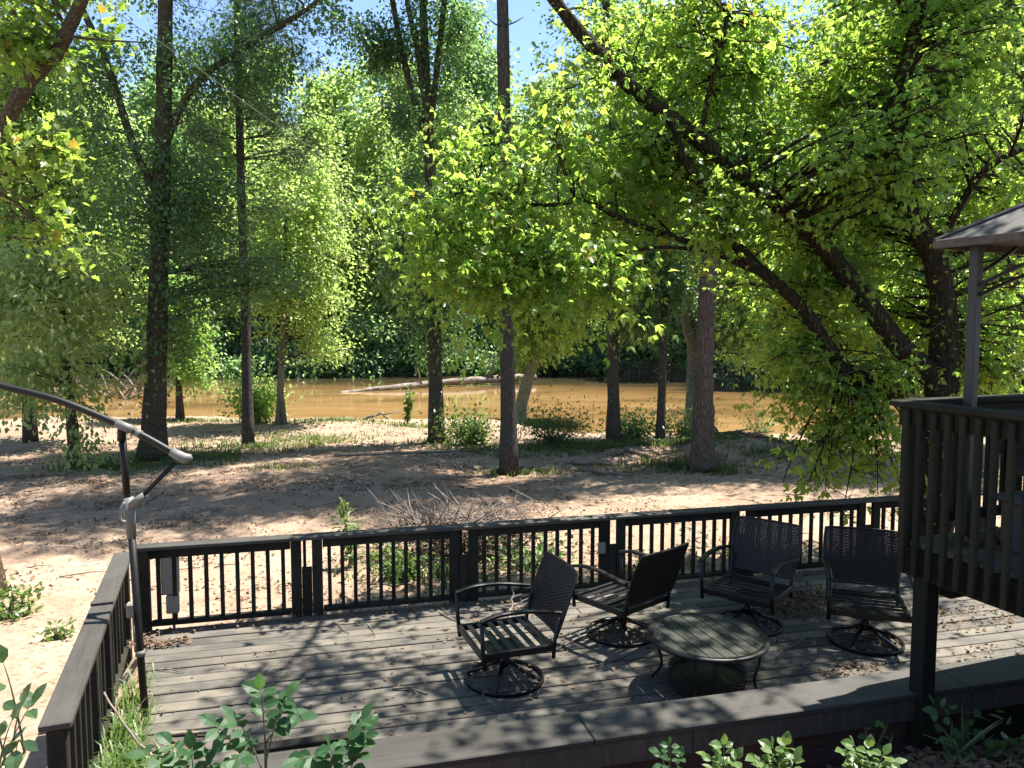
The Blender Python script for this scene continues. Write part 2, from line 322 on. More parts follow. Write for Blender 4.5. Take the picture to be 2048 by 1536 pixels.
T_MAPLE = (np.array([(x, y, 0.12*abs(y)-0.08*x*x) for x, y in _mo]+[(0.38, 0, -0.01)]), [(len(_mo), (i+1) % len(_mo), i) for i in range(len(_mo))])
def unit(v): return v/np.maximum(np.linalg.norm(v, axis=-1, keepdims=True), 1e-9)
def leaf_verts(P, D, N, S, T):
    D = unit(D); Sd = unit(np.cross(N, D)); Nn = np.cross(D, Sd); t = T[0]
    return (P[:, None]+S[:, None, None]*(t[None, :, 0:1]*D[:, None]+t[None, :, 1:2]*Sd[:, None]+t[None, :, 2:3]*Nn[:, None]))
def tri_mesh(name, V, F, mat):
    me = bpy.data.meshes.new(name); nv, nf = len(V), len(F)
    me.vertices.add(nv); me.vertices.foreach_set('co', np.ascontiguousarray(V, dtype=np.float32).ravel())
    me.loops.add(nf*3); me.loops.foreach_set('vertex_index', np.ascontiguousarray(F, dtype=np.int32).ravel())
    me.polygons.add(nf); me.polygons.foreach_set('loop_start', np.arange(0, nf*3, 3, dtype=np.int32)); me.polygons.foreach_set('loop_total', np.full(nf, 3, dtype=np.int32))
    me.update(calc_edges=True); me.materials.append(mat); return me
def leaf_mesh(name, P, D, N, S, T, mat):
    k = len(T[0]); V = leaf_verts(P, D, N, S, T).reshape(-1, 3)
    F = (np.array(T[1])[None]+(np.arange(len(P))*k)[:, None, None]).reshape(-1, 3)
    return tri_mesh(name, V, F, mat)
def leaf_objects(name, P, D, N, S, T, mat, parent, n_var=4):
    """single leaves that can be told apart: objects that share a few meshes"""
    mes = []
    for k in range(n_var):
        TT = (T[0].copy(), T[1]); TT[0][:, 2] *= 0.5+k*0.55; TT[0][:, 1] *= 0.9+0.08*k
        me = bpy.data.meshes.new(name); me.from_pydata([tuple(v) for v in TT[0]], [], TT[1]); me.materials.append(mat); mes.append(me)
    D = unit(D); Sd = unit(np.cross(N, D)); Nn = np.cross(D, Sd); rl = root_loc(parent)
    for i in range(len(P)):
        o = bpy.data.objects.new(name, mes[i % n_var]); C.objects.link(o); o.parent = parent
        mt = Matrix(((D[i][0], Sd[i][0], Nn[i][0], 0), (D[i][1], Sd[i][1], Nn[i][1], 0), (D[i][2], Sd[i][2], Nn[i][2], 0), (0, 0, 0, 1)))
        o.matrix_basis = Matrix.Translation(Vector(P[i])-rl) @ mt @ Matrix.Scale(float(S[i]), 4)
def rvec(n): return unit(rng.normal(size=(n, 3)))

def grow(skel, blobs, n_t, n_tw, n_lf, tw_len, leaf, droop=0.35, spread=0.35, br_r=0.011, start=0.25, flat=0.55, up=0.9, wide=1.0, soft=0.42, compound=False):
    """branches from the limbs to targets spread through the crown's blobs, twigs round each target, leaves along the twigs"""
    nodes = []
    for pts, rad in skel:
        sp = spline(pts, 5); k0 = int(len(sp)*start)
        nodes += [(p, lerp(rad[0], rad[-1], i/len(sp))) for i, p in enumerate(sp) if i >= k0]
    NP = np.array([tuple(p) for p, r in nodes])
    wgt = np.array([b[3]*(b[1][0]*b[1][1]*b[1][2])**0.6 if len(b) > 3 else (b[1][0]*b[1][1]*b[1][2])**0.6 for b in blobs]); wgt = wgt/wgt.sum()
    ch = rng.choice(len(blobs), n_t, p=wgt)
    cen = np.array([blobs[i][0] for i in ch]); rad = np.array([blobs[i][1] for i in ch])
    tg = cen+rvec(n_t)*rad*wide*(rng.random((n_t, 1))**soft)
    br = MB(); P, D, N = [], [], []
    for t in tg:
        dd = np.linalg.norm(NP-t, axis=1)+np.maximum(NP[:, 2]-t[2], 0)*0.6; j = int(np.argmin(dd+rng.random(len(dd))*0.5))
        a = Vector(NP[j]); b = Vector(t); L = (b-a).length
        mid = (a+b)/2+Vector((rng.normal()*0.1*L, rng.normal()*0.1*L, 0.12*L))
        path = [a.lerp(mid, u).lerp(mid.lerp(b, u), u) for u in (0, 0.25, 0.5, 0.75, 1.0)]
        r0 = min(nodes[j][1]*0.6, br_r*(0.4+L)); br.tube(path, [r0, r0*0.8, r0*0.62, r0*0.45, r0*0.25], 5, cap=False)
        m = n_tw; tt = rng.uniform(0.45, 1.0, m); base = np.array([tuple(a.lerp(mid, u).lerp(mid.lerp(b, u), u)) for u in tt])
        d = rvec(m); d[:, 2] *= flat; d = unit(d+0.5*unit(np.array([tuple(b-a)]))); d[:, 2] -= droop*rng.random(m)
        ln = tw_len*rng.uniform(0.5, 1.3, m)
        for q in range(m):
            e = base[q]+d[q]*ln[q]
            if tw_len > 0.2 and br_r > 0.009: br.tube([base[q], base[q]*0.5+e*0.5+np.array((0, 0, 0.05*ln[q])), e], [r0*0.22+0.0015, r0*0.15+0.001, 0.001], 3, cap=False)
        u = rng.random((m, n_lf))**0.8
        pos = base[:, None]+d[:, None]*(ln[:, None]*u)[..., None]+rng.normal(size=(m, n_lf, 3))*spread*tw_len*0.45
        ax = d[:, None]*0.7+rng.normal(size=(m, n_lf, 3))*0.6; ax[..., 2] -= droop
        P.append(pos.reshape(-1, 3)); D.append(ax.reshape(-1, 3))
    P = np.concatenate(P); D = np.concatenate(D)
    N = rng.normal(size=P.shape)*0.55; N[:, 2] += up
    S = rng.uniform(leaf[0], leaf[1], len(P))
    if compound:                                     # three leaflets to a leaf
        D = unit(D); B = unit(np.cross(N, D)); out = []
        for ang, k, sh_ in ((0.0, 1.0, 0.55), (0.95, 0.82, 0.35), (-0.95, 0.82, 0.35)):
            d2 = D*math.cos(ang)+B*math.sin(ang)+rng.normal(size=D.shape)*0.14; out.append((P+D*(S*sh_*0.6)[:, None], d2, N+rng.normal(size=N.shape)*0.22, S*k*rng.uniform(0.8, 1.1, len(S))))
        P, D, N, S = (np.concatenate([o_[q] for o_ in out]) for q in range(4))
    return br, P, D, N, S
def trunk_mb(skel, n=12, jit=0.055, flare=1.35):
    mb = MB()
    for i, (pts, rad) in enumerate(skel):
        sp = spline(pts, 6); k = len(sp); rr = []
        for j in range(k):
            t = j/(k-1); r = float(np.interp(t, np.linspace(0, 1, len(rad)), rad))
            if i == 0: r *= 1+(flare-1)*math.exp(-t*14)
            rr.append(r*(1+0.05*math.sin(j*1.7+i)))
        mb.tube(sp, rr, n, jit=jit)
    return mb
def tree(name, label, skel, blobs, n_t, n_tw, n_lf, tw_len, leaf, leafmat_, barkmat, T=T_SIMPLE, group='trees on the sandy near bank', singles=0, ivy=0, allivy=False, **kw):
    base = Vector(skel[0][0][0]); t = thing(name, label, 'tree', base, 0, group)
    fl = kw.pop('flare', 1.35); nn = kw.pop('sides', 12)
    trunk_mb(skel, nn, flare=fl).build('trunk', barkmat, t, smooth=True, world=True)
    br, P, D, N, S = grow(skel, blobs, n_t, n_tw, n_lf, tw_len, leaf, **kw)
    br.build('branches', barkmat, t, smooth=True, world=True)['kind'] = 'stuff'
    if ivy:
        pts, rad_ = [], []
        for sp_, ra_ in (skel if allivy else skel[:1]):
            q_ = spline(sp_, 8); q_ = q_[:int(len(q_)*0.75)]; pts += q_; rad_ += list(np.interp(np.linspace(0, 0.75, len(q_)), np.linspace(0, 1, len(ra_)), ra_))
        k = rng.integers(0, len(pts), ivy)
        ip = np.array([tuple(pts[i]) for i in k]); th = rng.uniform(0, 2*math.pi, ivy); rr = np.array([rad_[i] for i in k])*(0.85+rng.random(ivy)*0.8)
        ip[:, 0] += np.cos(th)*rr; ip[:, 1] += np.sin(th)*rr; ip[:, 2] += rng.normal(size=ivy)*0.25
        io = np.stack([np.cos(th), np.sin(th), np.full(ivy, -0.4)], 1)+rng.normal(size=(ivy, 3))*0.4
        iv = link('ivy', leaf_mesh('ivy', ip, io, io+np.array((0, 0, 1.0)), rng.uniform(leaf[0], leaf[1], ivy)*0.8, T, leafmat_), t, world=True); iv['kind'] = 'stuff'
    if singles:
        # the leaves that show largest: nearest to the viewpoint and inside the view
        d = P[:, 1]; u = P[:, 0]/d; v = (P[:, 2]-2.8)/d; ins = (abs(u) < 0.64) & (v < 0.40) & (v > -0.6)
        order = np.argsort(np.where(ins, np.linalg.norm(P-np.array((0, 0, 2.8)), axis=1)/S, 1e9))[:singles]
        keep = np.ones(len(P), bool); keep[order] = False
        cr = link('crown', leaf_mesh('crown', P[keep], D[keep], N[keep], S[keep], T, leafmat_), t, world=True); cr['kind'] = 'stuff'
        leaf_objects('leaf', P[order], D[order], N[order], S[order], T, leafmat_, cr_fix(cr, t))
    else:
        cr = link('crown', leaf_mesh('crown', P, D, N, S, T, leafmat_), t, world=True)
    return t
def cr_fix(cr, t): return t
# ================================================================ THE PLACE
A = R(14.3); CU = Vector((math.cos(A), math.sin(A), 0)); CV = Vector((-math.sin(A), math.cos(A), 0)); O = Vector((0, 7.72, 0))
def dk(u, v, z=0.0): return O+CU*u+CV*v+Vector((0, 0, z))

# ground: one sheet from behind the viewpoint over the river bed to the far woods
def bank_y(x): return 29.5-4.6*sstep(-1.5, 2.2, x)+1.2*np.sin(np.asarray(x)*0.35)*0.5
def far_y(x): return 62.0-13.0*sstep(3, 24, x)+1.2*np.sin(np.asarray(x)*0.13+1)
_k = rng.uniform(0.15, 1.5, (14, 2)); _ph = rng.uniform(0, 6.28, 14)
def ground_h(x, y):
    x = np.asarray(x, float); y = np.asarray(y, float)
    h = -0.36-0.022*np.clip(y-8, 0, 14)-0.0*x
    n = sum(np.sin(_k[i, 0]*x+_k[i, 1]*y+_ph[i])/(1.0+2*(_k[i, 0]+_k[i, 1])) for i in range(14))
    h = h+0.05*n*sstep(8.5, 12, y)
    for cx, cy_, r, a in ((6.2, 20.0, 1.9, 0.42), (3.2, 20.5, 2.0, 0.12), (-1.6, 19.6, 2.2, 0.16), (-7, 25.5, 3.0, 0.15), (6.5, 15.5, 1.6, 0.15), (-5.5, 17.5, 1.8, 0.14), (-1, 13.5, 1.6, 0.10)):
        h = h+a*np.exp(-((x-cx)**2+(y-cy_)**2)/(r*r))
    by = bank_y(x); h = lerp(h, -1.95, sstep(by-0.9, by+1.6, y))
    fy = far_y(x); h = lerp(h, 0.1+0.05*np.clip(y-fy, 0, 200), sstep(fy-1.0, fy+3.0, y))
    # the slope on the near side of the deck, rising towards the house
    d = 4.60+0.245*(x+0.9)-0.38-y
    up = -0.12+0.42*np.clip(d, 0, 4)+0.02*np.sin(3*x)
    h = np.where(y < 7, lerp(h, up, sstep(-0.05, 0.35, d)*sstep(-2.7, -1.9, x)), h)
    rx = -2.24-(y-3.71)*0.384                       # the side railing's line
    s_ = sstep(-0.05, 0.03, x-rx)*sstep(0.95, 0.75, x-rx)*sstep(3.9, 4.1, y)*sstep(6.95, 6.75, y)
    h = np.where((y > 3.5) & (y < 7.2), lerp(h, -0.055, s_), h)
    return h
def ground():
    ys = np.concatenate([np.linspace(-12, 2.5, 14), np.linspace(2.8, 9, 60), np.linspace(9.12, 33, 170), np.linspace(33.5, 60, 30), np.linspace(60.5, 70, 24), np.linspace(72, 240, 30)])
    xs = np.concatenate([np.linspace(-240, -34, 24), np.linspace(-33, -14, 40), np.linspace(-13.8, 13.8, 190), np.linspace(14, 33, 40), np.linspace(34, 240, 24)])
    X, Y = np.meshgrid(xs, ys); Z = ground_h(X, Y); fine = 0.019*rng.normal(size=Z.shape)*((Y > 6) & (Y < 30)); Z = Z+fine
    ny, nx = Z.shape; V = np.stack([X, Y, Z], -1).reshape(-1, 3); i = np.arange(ny*nx).reshape(ny, nx)
    q = np.stack([i[:-1, :-1], i[:-1, 1:], i[1:, 1:], i[1:, :-1]], -1).reshape(-1, 4)
    F = np.concatenate([q[:, [0, 1, 2]], q[:, [0, 2, 3]]])
    me = tri_mesh('ground', V, F, M['sand']); me.materials.append(M['soil'])
    cy_ = V[F].mean(1); soil = (cy_[:, 1] > far_y(cy_[:, 0])-3) | ((cy_[:, 1] < 4.60+0.245*(cy_[:, 0]+0.9)-0.2) & (cy_[:, 0] > -2.2))
    me.polygons.foreach_set('material_index', soil.astype(np.int32)); me.polygons.foreach_set('use_smooth', [True]*len(F))
    tag(link('ground', me), 'pale sandy ground strewn with leaf crumbs running down to the river', 'ground', kind='structure')
ground()
def gh(x, y): return float(ground_h(x, y))
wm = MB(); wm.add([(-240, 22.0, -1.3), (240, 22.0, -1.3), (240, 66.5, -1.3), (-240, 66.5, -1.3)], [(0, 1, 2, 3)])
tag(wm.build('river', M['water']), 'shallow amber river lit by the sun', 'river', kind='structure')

# ---------------------------------------------------------------- lower deck floor
floor = thing('deck_floor', 'weathered grey plank floor of the lower deck, strewn with leaves', 'deck', tuple(dk(1, -1.5, -0.30)))
W = 0.152; nrow = 21
def left_u(v):
    e0 = (Vector((-3.21, 6.52, 0))-O); e1 = (Vector((-2.61, 5.23, 0))-O)
    u0, v0, u1, v1 = e0.dot(CU), e0.dot(CV), e1.dot(CU), e1.dot(CV)
    u = u0+(u1-u0)*(v-v0)/(v1-v0)
    if v > v0: u = u0-0.1*(v-v0)
    if v < -2.45: u += 0.62+0.1*random.random()
    return u
for i in range(nrow):
    v = 0.02-W*0.5-i*W; u0 = left_u(v)+random.uniform(-0.012, 0.012); cuts = [u0, random.choice((0.55, 1.75, 2.95))+0.0, random.choice((4.1, 5.3)), 7.2]
    for a_, b_ in zip(cuts, cuts[1:]):
        board('floor_board', (b_-a_-0.006, W-0.017, 0.034), dk((a_+b_)/2, v, -0.017+random.uniform(-0.004, 0.003)), M['deck'], floor, (random.uniform(-0.006, 0.006), 0, A+random.uniform(-0.0006, 0.0006)), 0.005)
for u in (-2.0, -0.4, 0.8, 2.0, 3.2, 4.4, 5.6, 6.8): board('joist', (3.0, 0.05, 0.2), dk(u, -1.55, -0.138), M['rail'], floor, (0, 0, A+math.pi/2), 0)
board('rim_board', (10.2, 0.04, 0.2), dk(2.0, 0.02, -0.138), M['rail'], floor, (0, 0, A), 0.004)

# ---------------------------------------------------------------- railing along the river side
def rail_run(root, p0, p1, n_bal, z0, z1, zc, mat=None, bal=0.036, thick=0.036):
    """sub rails and balusters between two posts"""
    mat = mat or M['rail']; d = p1-p0; L = d.length; ang = math.atan2(d.y, d.x); mid = (p0+p1)/2
    board('upper_rail', (L, thick, 0.088), mid+Vector((0, 0, zc-0.046)), mat, root, (0, 0, ang), 0.004)
    board('bottom_rail', (L, thick+0.05, 0.04), mid+Vector((0, 0, z0-0.02)), mat, root, (0, 0, ang), 0.004)
    for k in range(n_bal):
        q = p0+d*((k+0.5)/n_bal); board('baluster', (bal, bal, zc-0.09-z0), q+Vector((0, 0, (z0+zc-0.09)/2)), mat, root, (0, random.uniform(-0.006, 0.006), ang), 0.004)
HR = 0.79
rr = thing('deck_railing', 'long dark wooden railing with balusters along the river side of the deck', 'railing', tuple(dk(0, 0, 0)))
pu = [-3.50, -2.03, -0.50, 1.10, 2.64, 4.28, 5.9]; RV = 0.03
for k, u in enumerate(pu):
    if k == 0:
        board('post', (0.09, 0.09, HR-0.03+0.3), dk(u+0.03, RV, (HR-0.03-0.3)/2), M['rail'], rr, (0, 0, A), 0.006)
    else:
        for s in (-1, 1): board('post', (0.098, 0.05, HR-0.035+0.2), dk(u+s*0.098, RV-0.012, (HR-0.035-0.2)/2), M['rail'], rr, (0, 0, A), 0.006)
        board('spacer_block', (0.094, 0.038, 0.52), dk(u, RV-0.008, 0.22), M['rail'], rr, (0, 0, A), 0.005)
        board('baluster', (0.03, 0.03, 0.66), dk(u-0.02, RV+0.04, 0.40), M['rail'], rr, (0, 0, A), 0.003)
for a_, b_ in zip(pu, pu[1:]):
    rail_run(rr, dk(a_+(0.08 if a_ == pu[0] else 0.15), RV), dk(b_-0.15, RV), 10 if a_ > -3 else 9, 0.075, 0, HR-0.035)
cu = [-3.56, -0.62, 2.55, 5.9]
for a_, b_ in zip(cu, cu[1:]): board('top_cap', (b_-a_-0.004, 0.148, 0.036), dk((a_+b_)/2, RV+0.0, HR-0.018), M['cap'], rr, (0, random.uniform(-0.001, 0.001), A), 0.006)

# ---------------------------------------------------------------- railing along the left side
lr = thing('side_railing', 'short dark railing with a wide flat cap at the left edge of the deck', 'railing', (-2.85, 5.2, -0.3))
q0, q1 = Vector((-2.31, 3.74, 0)), Vector((-3.47, 6.74, 0)); ld = q1-q0; LA = math.atan2(ld.y, ld.x); LL = ld.length
for a_, b_, dz in ((0.0, 0.555, 0.0), (0.555, 0.745, 0.002), (0.747, 0.985, 0.001)):
    board('top_cap', (LL*(b_-a_)-0.004, 0.15, 0.036), q0+ld*((a_+b_)/2)+Vector((0, 0, HR-0.018+dz)), M['cap'], lr, (0, 0, LA), 0.006)
board('cap_splice', (0.06, 0.15, 0.02), q0+ld*0.56+Vector((0, 0, HR+0.012)), M['cap'], lr, (0, 0, LA), 0.004)
for f in (0.022, 0.36, 0.56, 0.965):
    board('post', (0.092, 0.092, HR-0.04+0.5), q0+ld*f+Vector((0, 0, (HR-0.04-0.5)/2)), M['rail'], lr, (0, 0, LA), 0.006)
for f0, f1, nb in ((0.05, 0.34, 5), (0.38, 0.54, 3), (0.58, 0.95, 6)):
    rail_run(lr, q0+ld*f0, q0+ld*f1, nb, 0.03, 0, HR-0.037)

# ---------------------------------------------------------------- front wall with its wide cap
fw = thing('front_wall', 'low wall with a wide dark flat cap and red-brown boards along the near side', 'wall', tuple(dk(0.5, -3.2, -0.3)))
ZC = 0.35; VF = -3.02; CW = 0.335
fc = [-2.62, -0.35, 2.35, 4.55, 6.9]
for a_, b_ in zip(fc, fc[1:]): board('wide_cap', (b_-a_-0.006, CW, 0.04), dk((a_+b_)/2, VF-CW/2, ZC-0.02), M['cap'], fw, (0, 0, A), 0.007)
for a_, b_ in ((-2.6, 0.30), (0.306, 2.40), (2.406, 6.9)): board('fascia_board', (b_-a_, 0.036, 0.15), dk((a_+b_)/2, VF-CW+0.035, ZC-0.117), M['wall'], fw, (0, 0, A), 0.004)
for u in (-2.55, -0.45, 1.0, 1.62, 2.40, 4.0, 5.6): board('wall_post', (0.09, 0.09, 0.62), dk(u, VF-CW+0.105, -0.12), M['siding'] if u in (1.0, 1.62) else M['wall'], fw, (0, 0, A), 0.006)
for a_, b_ in ((-2.5, -0.5), (-0.4, 0.95), (1.05, 1.57), (1.67, 2.35), (2.45, 3.95), (4.05, 5.55)):
    for k in range(3): board('siding_board', (b_-a_, 0.02, 0.145), dk((a_+b_)/2, VF-CW+0.14, 0.075-k*0.152), M['siding'] if b_ < 2.4 else M['rail'], fw, (0, 0, A), 0.004)
board('inner_face_board', (9.3, 0.03, 0.32), dk(2.15, VF-0.03, 0.145), M['rail'], fw, (0, 0, A), 0.004)
board('loose_plank', (0.78, 0.09, 0.045), dk(-2.0, -2.37, 0.024), M['rail'], None, (0, 0, A+0.02), 0.005)
tag(bpy.data.objects['loose_plank'], 'short black plank lying on the deck beside the umbrella pole', 'plank')

# ---------------------------------------------------------------- upper deck and its railing
UB = R(20.0); eu = Vector((math.cos(UB), math.sin(UB), 0)); ev = Vector((math.sin(UB), -math.cos(UB), 0)); U0 = Vector((2.66, 5.18, 0)); UZ = 1.34
ud = thing('upper_deck', 'raised dark deck with thick balusters on a post at the right edge', 'deck', (2.72, 4.98, -0.25))
def up(a, b, z=0.0): return U0+eu*a+ev*b+Vector((0, 0, z))
for k in range(19): board('floor_board', (3.4, 0.134, 0.034), up(1.72, 0.08+k*0.142, UZ-0.017), M['deck'], ud, (0, 0, UB), 0.005)
AV = math.atan2(ev.y, ev.x)
board('fascia_board', (2.9, 0.04, 0.19), up(0.0, 1.45, UZ-0.132), M['upper'], ud, (0, 0, AV), 0.005)
board('back_fascia_board', (3.4, 0.04, 0.19), up(1.72, -0.02, UZ-0.132), M['upper'], ud, (0, 0, UB), 0.005)
for k in range(6): board('joist', (3.3, 0.045, 0.16), up(1.68, 0.25+k*0.5, UZ-0.117), M['upper'], ud, (0, 0, UB), 0)
board('top_cap', (2.95, 0.15, 0.038), up(-0.02, 1.43, 2.275), M['upper'], ud, (0, 0, AV), 0.006)
board('upper_rail', (2.9, 0.038, 0.12), up(-0.03, 1.45, 2.192), M['upper'], ud, (0, 0, AV), 0.005)
for k in range(19): board('baluster', (0.042, 0.042, 1.10), up(-0.072, 0.09+k*0.105, 1.69), M['upper'], ud, (0, 0, AV), 0.009)
board('corner_post', (0.09, 0.09, 1.1), up(0.045, 0.02, 1.70), M['upper'], ud, (0, 0, UB), 0.006)
board('top_cap', (3.3, 0.15, 0.038), up(1.72, -0.005, 2.275), M['upper'], ud, (0, 0, UB), 0.006)
board('upper_rail', (3.3, 0.038, 0.12), up(1.72, 0.0, 2.19), M['upper'], ud, (0, 0, UB), 0.005)
board('bottom_rail', (3.3, 0.04, 0.07), up(1.72, 0.0, 1.46), M['upper'], ud, (0, 0, UB), 0.005)
for k in range(20): board('baluster', (0.038, 0.038, 0.68), up(0.17+k*0.158, 0.0, 1.80), M['upper'], ud, (0, 0, UB), 0.006)
board('inner_table_cap', (2.6, 0.36, 0.03), up(1.65, 0.30, 2.20), M['upper'], ud, (0, 0, UB), 0.006)
board('inner_panel', (1.9, 0.03, 0.42), up(1.75, 0.2, 1.96), M['rail'], ud, (0, 0, UB), 0.004)
board('support_post', (0.115, 0.115, 1.45), (2.745, 4.98, 0.425), M['upper'], ud, (0, 0, UB), 0.008)
board('support_beam', (2.9, 0.09, 0.14), up(1.6, 0.24, UZ-0.28), M['upper'], ud, (0, 0, UB), 0.005)
sb = thing('storage_bench', 'low grey panelled bench standing on the upper deck behind the balusters', 'bench', tuple(up(0.55, 0.55, UZ)))
board('seat', (1.9, 0.5, 0.05), up(1.35, 0.62, UZ+0.34), M['sofa'], sb, (0, 0, UB), 0.008)
board('front_panel', (1.86, 0.03, 0.28), up(1.35, 0.86, UZ+0.16), M['sofa'], sb, (0, 0, UB), 0.006)
for a_ in (0.45, 2.25): board('leg', (0.05, 0.44, 0.31), up(a_, 0.62, UZ+0.155), M['sofa'], sb, (0, 0, UB), 0.004)

# ---------------------------------------------------------------- gazebo
gz_ = thing('gazebo', 'grey metal gazebo with a dark pitched roof standing on the upper deck', 'gazebo', tuple(up(0.35, 0.15, UZ)))
GB = R(26.0); g1 = Vector((math.cos(GB), math.sin(GB), 0)); g2 = Vector((math.sin(GB), -math.cos(GB), 0)); G0 = Vector((2.84, 5.22, 0))
def gp(a, b, z): return G0+g1*a+g2*b+Vector((0, 0, z))
ZE = 3.36; GA, GBd = 2.9, 2.7; pts4 = [(0.2, 0.16), (GA-0.2, 0.16), (GA-0.2, GBd-0.2), (0.2, GBd-0.2)]
for a_, b_ in pts4: board('post', (0.064, 0.064, ZE-UZ), gp(a_, b_, (ZE+UZ)/2), M['bluegrey'], gz_, (0, 0, GB), 0.006)
rf = MB(); e = [gp(0, 0, ZE), gp(GA, 0, ZE), gp(GA, GBd, ZE), gp(0, GBd, ZE)]; pk = [gp(GA*0.5, GBd*0.5, ZE+0.82)]
rf.add(e+pk+[p+Vector((0, 0, -0.012)) for p in e+pk], [(0, 1, 4), (1, 2, 4), (2, 3, 4), (3, 0, 4), (6, 5, 9), (7, 6, 9), (8, 7, 9), (5, 8, 9), (0, 5, 6, 1), (1, 6, 7, 2), (2, 7, 8, 3), (3, 8, 5, 0)])
ro = rf.build('roof', M['roof'], gz_, world=True)
for (i, j) in ((0, 1), (1, 2), (2, 3), (3, 0)):
    p, q = e[i], e[j]; board('eave_board', ((q-p).length+0.01, 0.022, 0.058), (p+q)/2+Vector((0, 0, -0.022)), M['eave'], gz_, (0, 0, math.atan2((q-p).y, (q-p).x)), 0.004)
for k in range(4):
    hm = MB(); hm.tube([e[k]+Vector((0, 0, 0.008)), pk[0]+Vector((0, 0, 0.02))], 0.016, 6); hm.build('hip_ridge', M['roof'], gz_, world=True)
def brace(p0, p1, bow):
    mb = MB(); P0, P1 = Vector(p0), Vector(p1); mid = (P0+P1)/2+Vector(bow)
    mb.tube([P0.lerp(mid, t).lerp(mid.lerp(P1, t), t) for t in np.linspace(0, 1, 9)], 0.014, 6); mb.build('brace', M['bluegrey'], gz_, world=True)
brace(gp(0.2, 0.18, ZE-0.30), gp(0.2, 0.85, ZE-0.05), (0, 0, 0.03)); brace(gp(0.22, 0.16, ZE-0.22), gp(0.62, 0.16, ZE-0.03), (0, 0, -0.02))
brace(gp(0.2, 0.2, ZE-0.36), gp(1.5, 0.2, ZE-0.10), (0, 0, 0.10))

# ---------------------------------------------------------------- cantilever umbrella frame without its canopy
um = thing('umbrella_frame', 'bare black cantilever umbrella pole with a curved arm and grey joints', 'umbrella', (-2.64,5.34,-0.01))
def tb(name, pts, r, mat, parent, n=10, smooth=True): 
    mb = MB(); mb.tube(pts, r, n); return mb.build(name, mat, parent, smooth, world=True)
p_b, p_c, p_j, p_t = (-2.64,5.34,-0.02), (-2.66,5.34,0.46), (-2.71,5.34,1.53), (-2.73,5.34,2.07)
tb('lower_pole', [p_b, p_c, (-2.69,5.34,1.36)], 0.026, M['pole'], um, 12)
tb('pole_collar', [(-2.66,5.34,0.44), (-2.66,5.34,0.48)], 0.034, M['greyplastic'], um, 12)
tb('upper_pole', [p_j, p_t], 0.025, M['pole'], um, 12)
jn = tb('joint', [(-2.69,5.34,1.3), (-2.7,5.34,1.46), (-2.7,5.34,1.59)], [0.031, 0.041, 0.036], M['greyplastic'], um, 12)
tb('strut_socket', [(-2.68,5.33,1.53), (-2.58,5.33,1.61)], [0.034, 0.025], M['greyplastic'], jn, 10)
tb('crank_handle', spline([(-2.7,5.28,1.57), (-2.72,5.26,1.52), (-2.72,5.26,1.45), (-2.69,5.27,1.43)], 4), 0.009, M['greyplastic'], um, 8)
tb('strut', [(-2.61,5.33,1.59), (-2.36,5.33,1.84)], 0.016, M['pole'], um, 8)
ap = spline([(-3.89,5.18,2.49), (-3.67,5.2,2.45), (-3.49,5.22,2.39), (-3.13,5.25,2.29), (-2.85,5.28,2.17), (-2.58,5.3,2.04), (-2.35,5.32,1.9)], 5)
arm = tb('curved_arm', ap, 0.025, M['pole'], um, 12)
tb('arm_clamp', [(-2.74,5.29,2.12), (-2.62,5.29,2.07)], 0.031, M['greyplastic'], arm, 12)
tb('arm_band', [(-2.61,5.3,2.06), (-2.58,5.3,2.04)], 0.029, M['greyplastic'], arm, 12)
tb('end_cap', [(-2.38,5.32,1.92), (-2.33,5.32,1.89), (-2.29,5.32,1.87), (-2.25,5.32,1.87), (-2.24,5.32,1.86)], [0.031, 0.036, 0.038, 0.03, 0.012], M['greyplastic'], um, 12)
tb('hinge', [(-2.72,5.31,2.0), (-2.71,5.3,2.1)], [0.03, 0.026], M['pole'], um, 10)

# ---------------------------------------------------------------- electrical boxes on the rail
ob = thing('outlet_box', 'pale grey outlet box on a conduit at the deck corner', 'outlet', (-3.30, 6.52, -0.05))
board('box', (0.095, 0.07, 0.13), (-3.30, 6.52, 0.33), M['boxgrey'], ob, (0, 0, 0.2), 0.01); board('cover', (0.075, 0.012, 0.105), (-3.292, 6.48, 0.335), M['boxgrey'], ob, (0, 0, 0.2), 0.004)
tb('conduit', [(-3.30, 6.53, 0.27), (-3.295, 6.53, -0.05)], 0.013, M['conduit'], ob, 8)
mbx = thing('meter_box', 'tall grey utility box outside the rail corner', 'utility box', (-3.16, 6.93, -0.36))
board('box', (0.15, 0.09, 0.42), (-3.17, 6.98, 0.52), M['boxgrey'], mbx, (0, 0, 0.25), 0.01); board('lower_box', (0.11, 0.08, 0.17), (-3.15, 6.97, 0.22), M['boxgrey'], mbx, (0, 0, 0.25), 0.008)
tb('conduit', [(-3.15, 6.97, 0.14), (-3.14, 6.97, -0.38)], 0.014, M['conduit'], mbx, 8)
o2 = thing('outlet_box', 'small grey outlet box on the railing post behind the second chair', 'outlet', tuple(dk(0.98, -0.06, 0.38)))
board('box', (0.075, 0.05, 0.12), dk(0.97, -0.02, 0.46), M['boxgrey'], o2, (0, 0, A), 0.008); board('cover', (0.055, 0.01, 0.09), dk(0.97, -0.05, 0.46), M['boxgrey'], o2, (0, 0, A), 0.003)

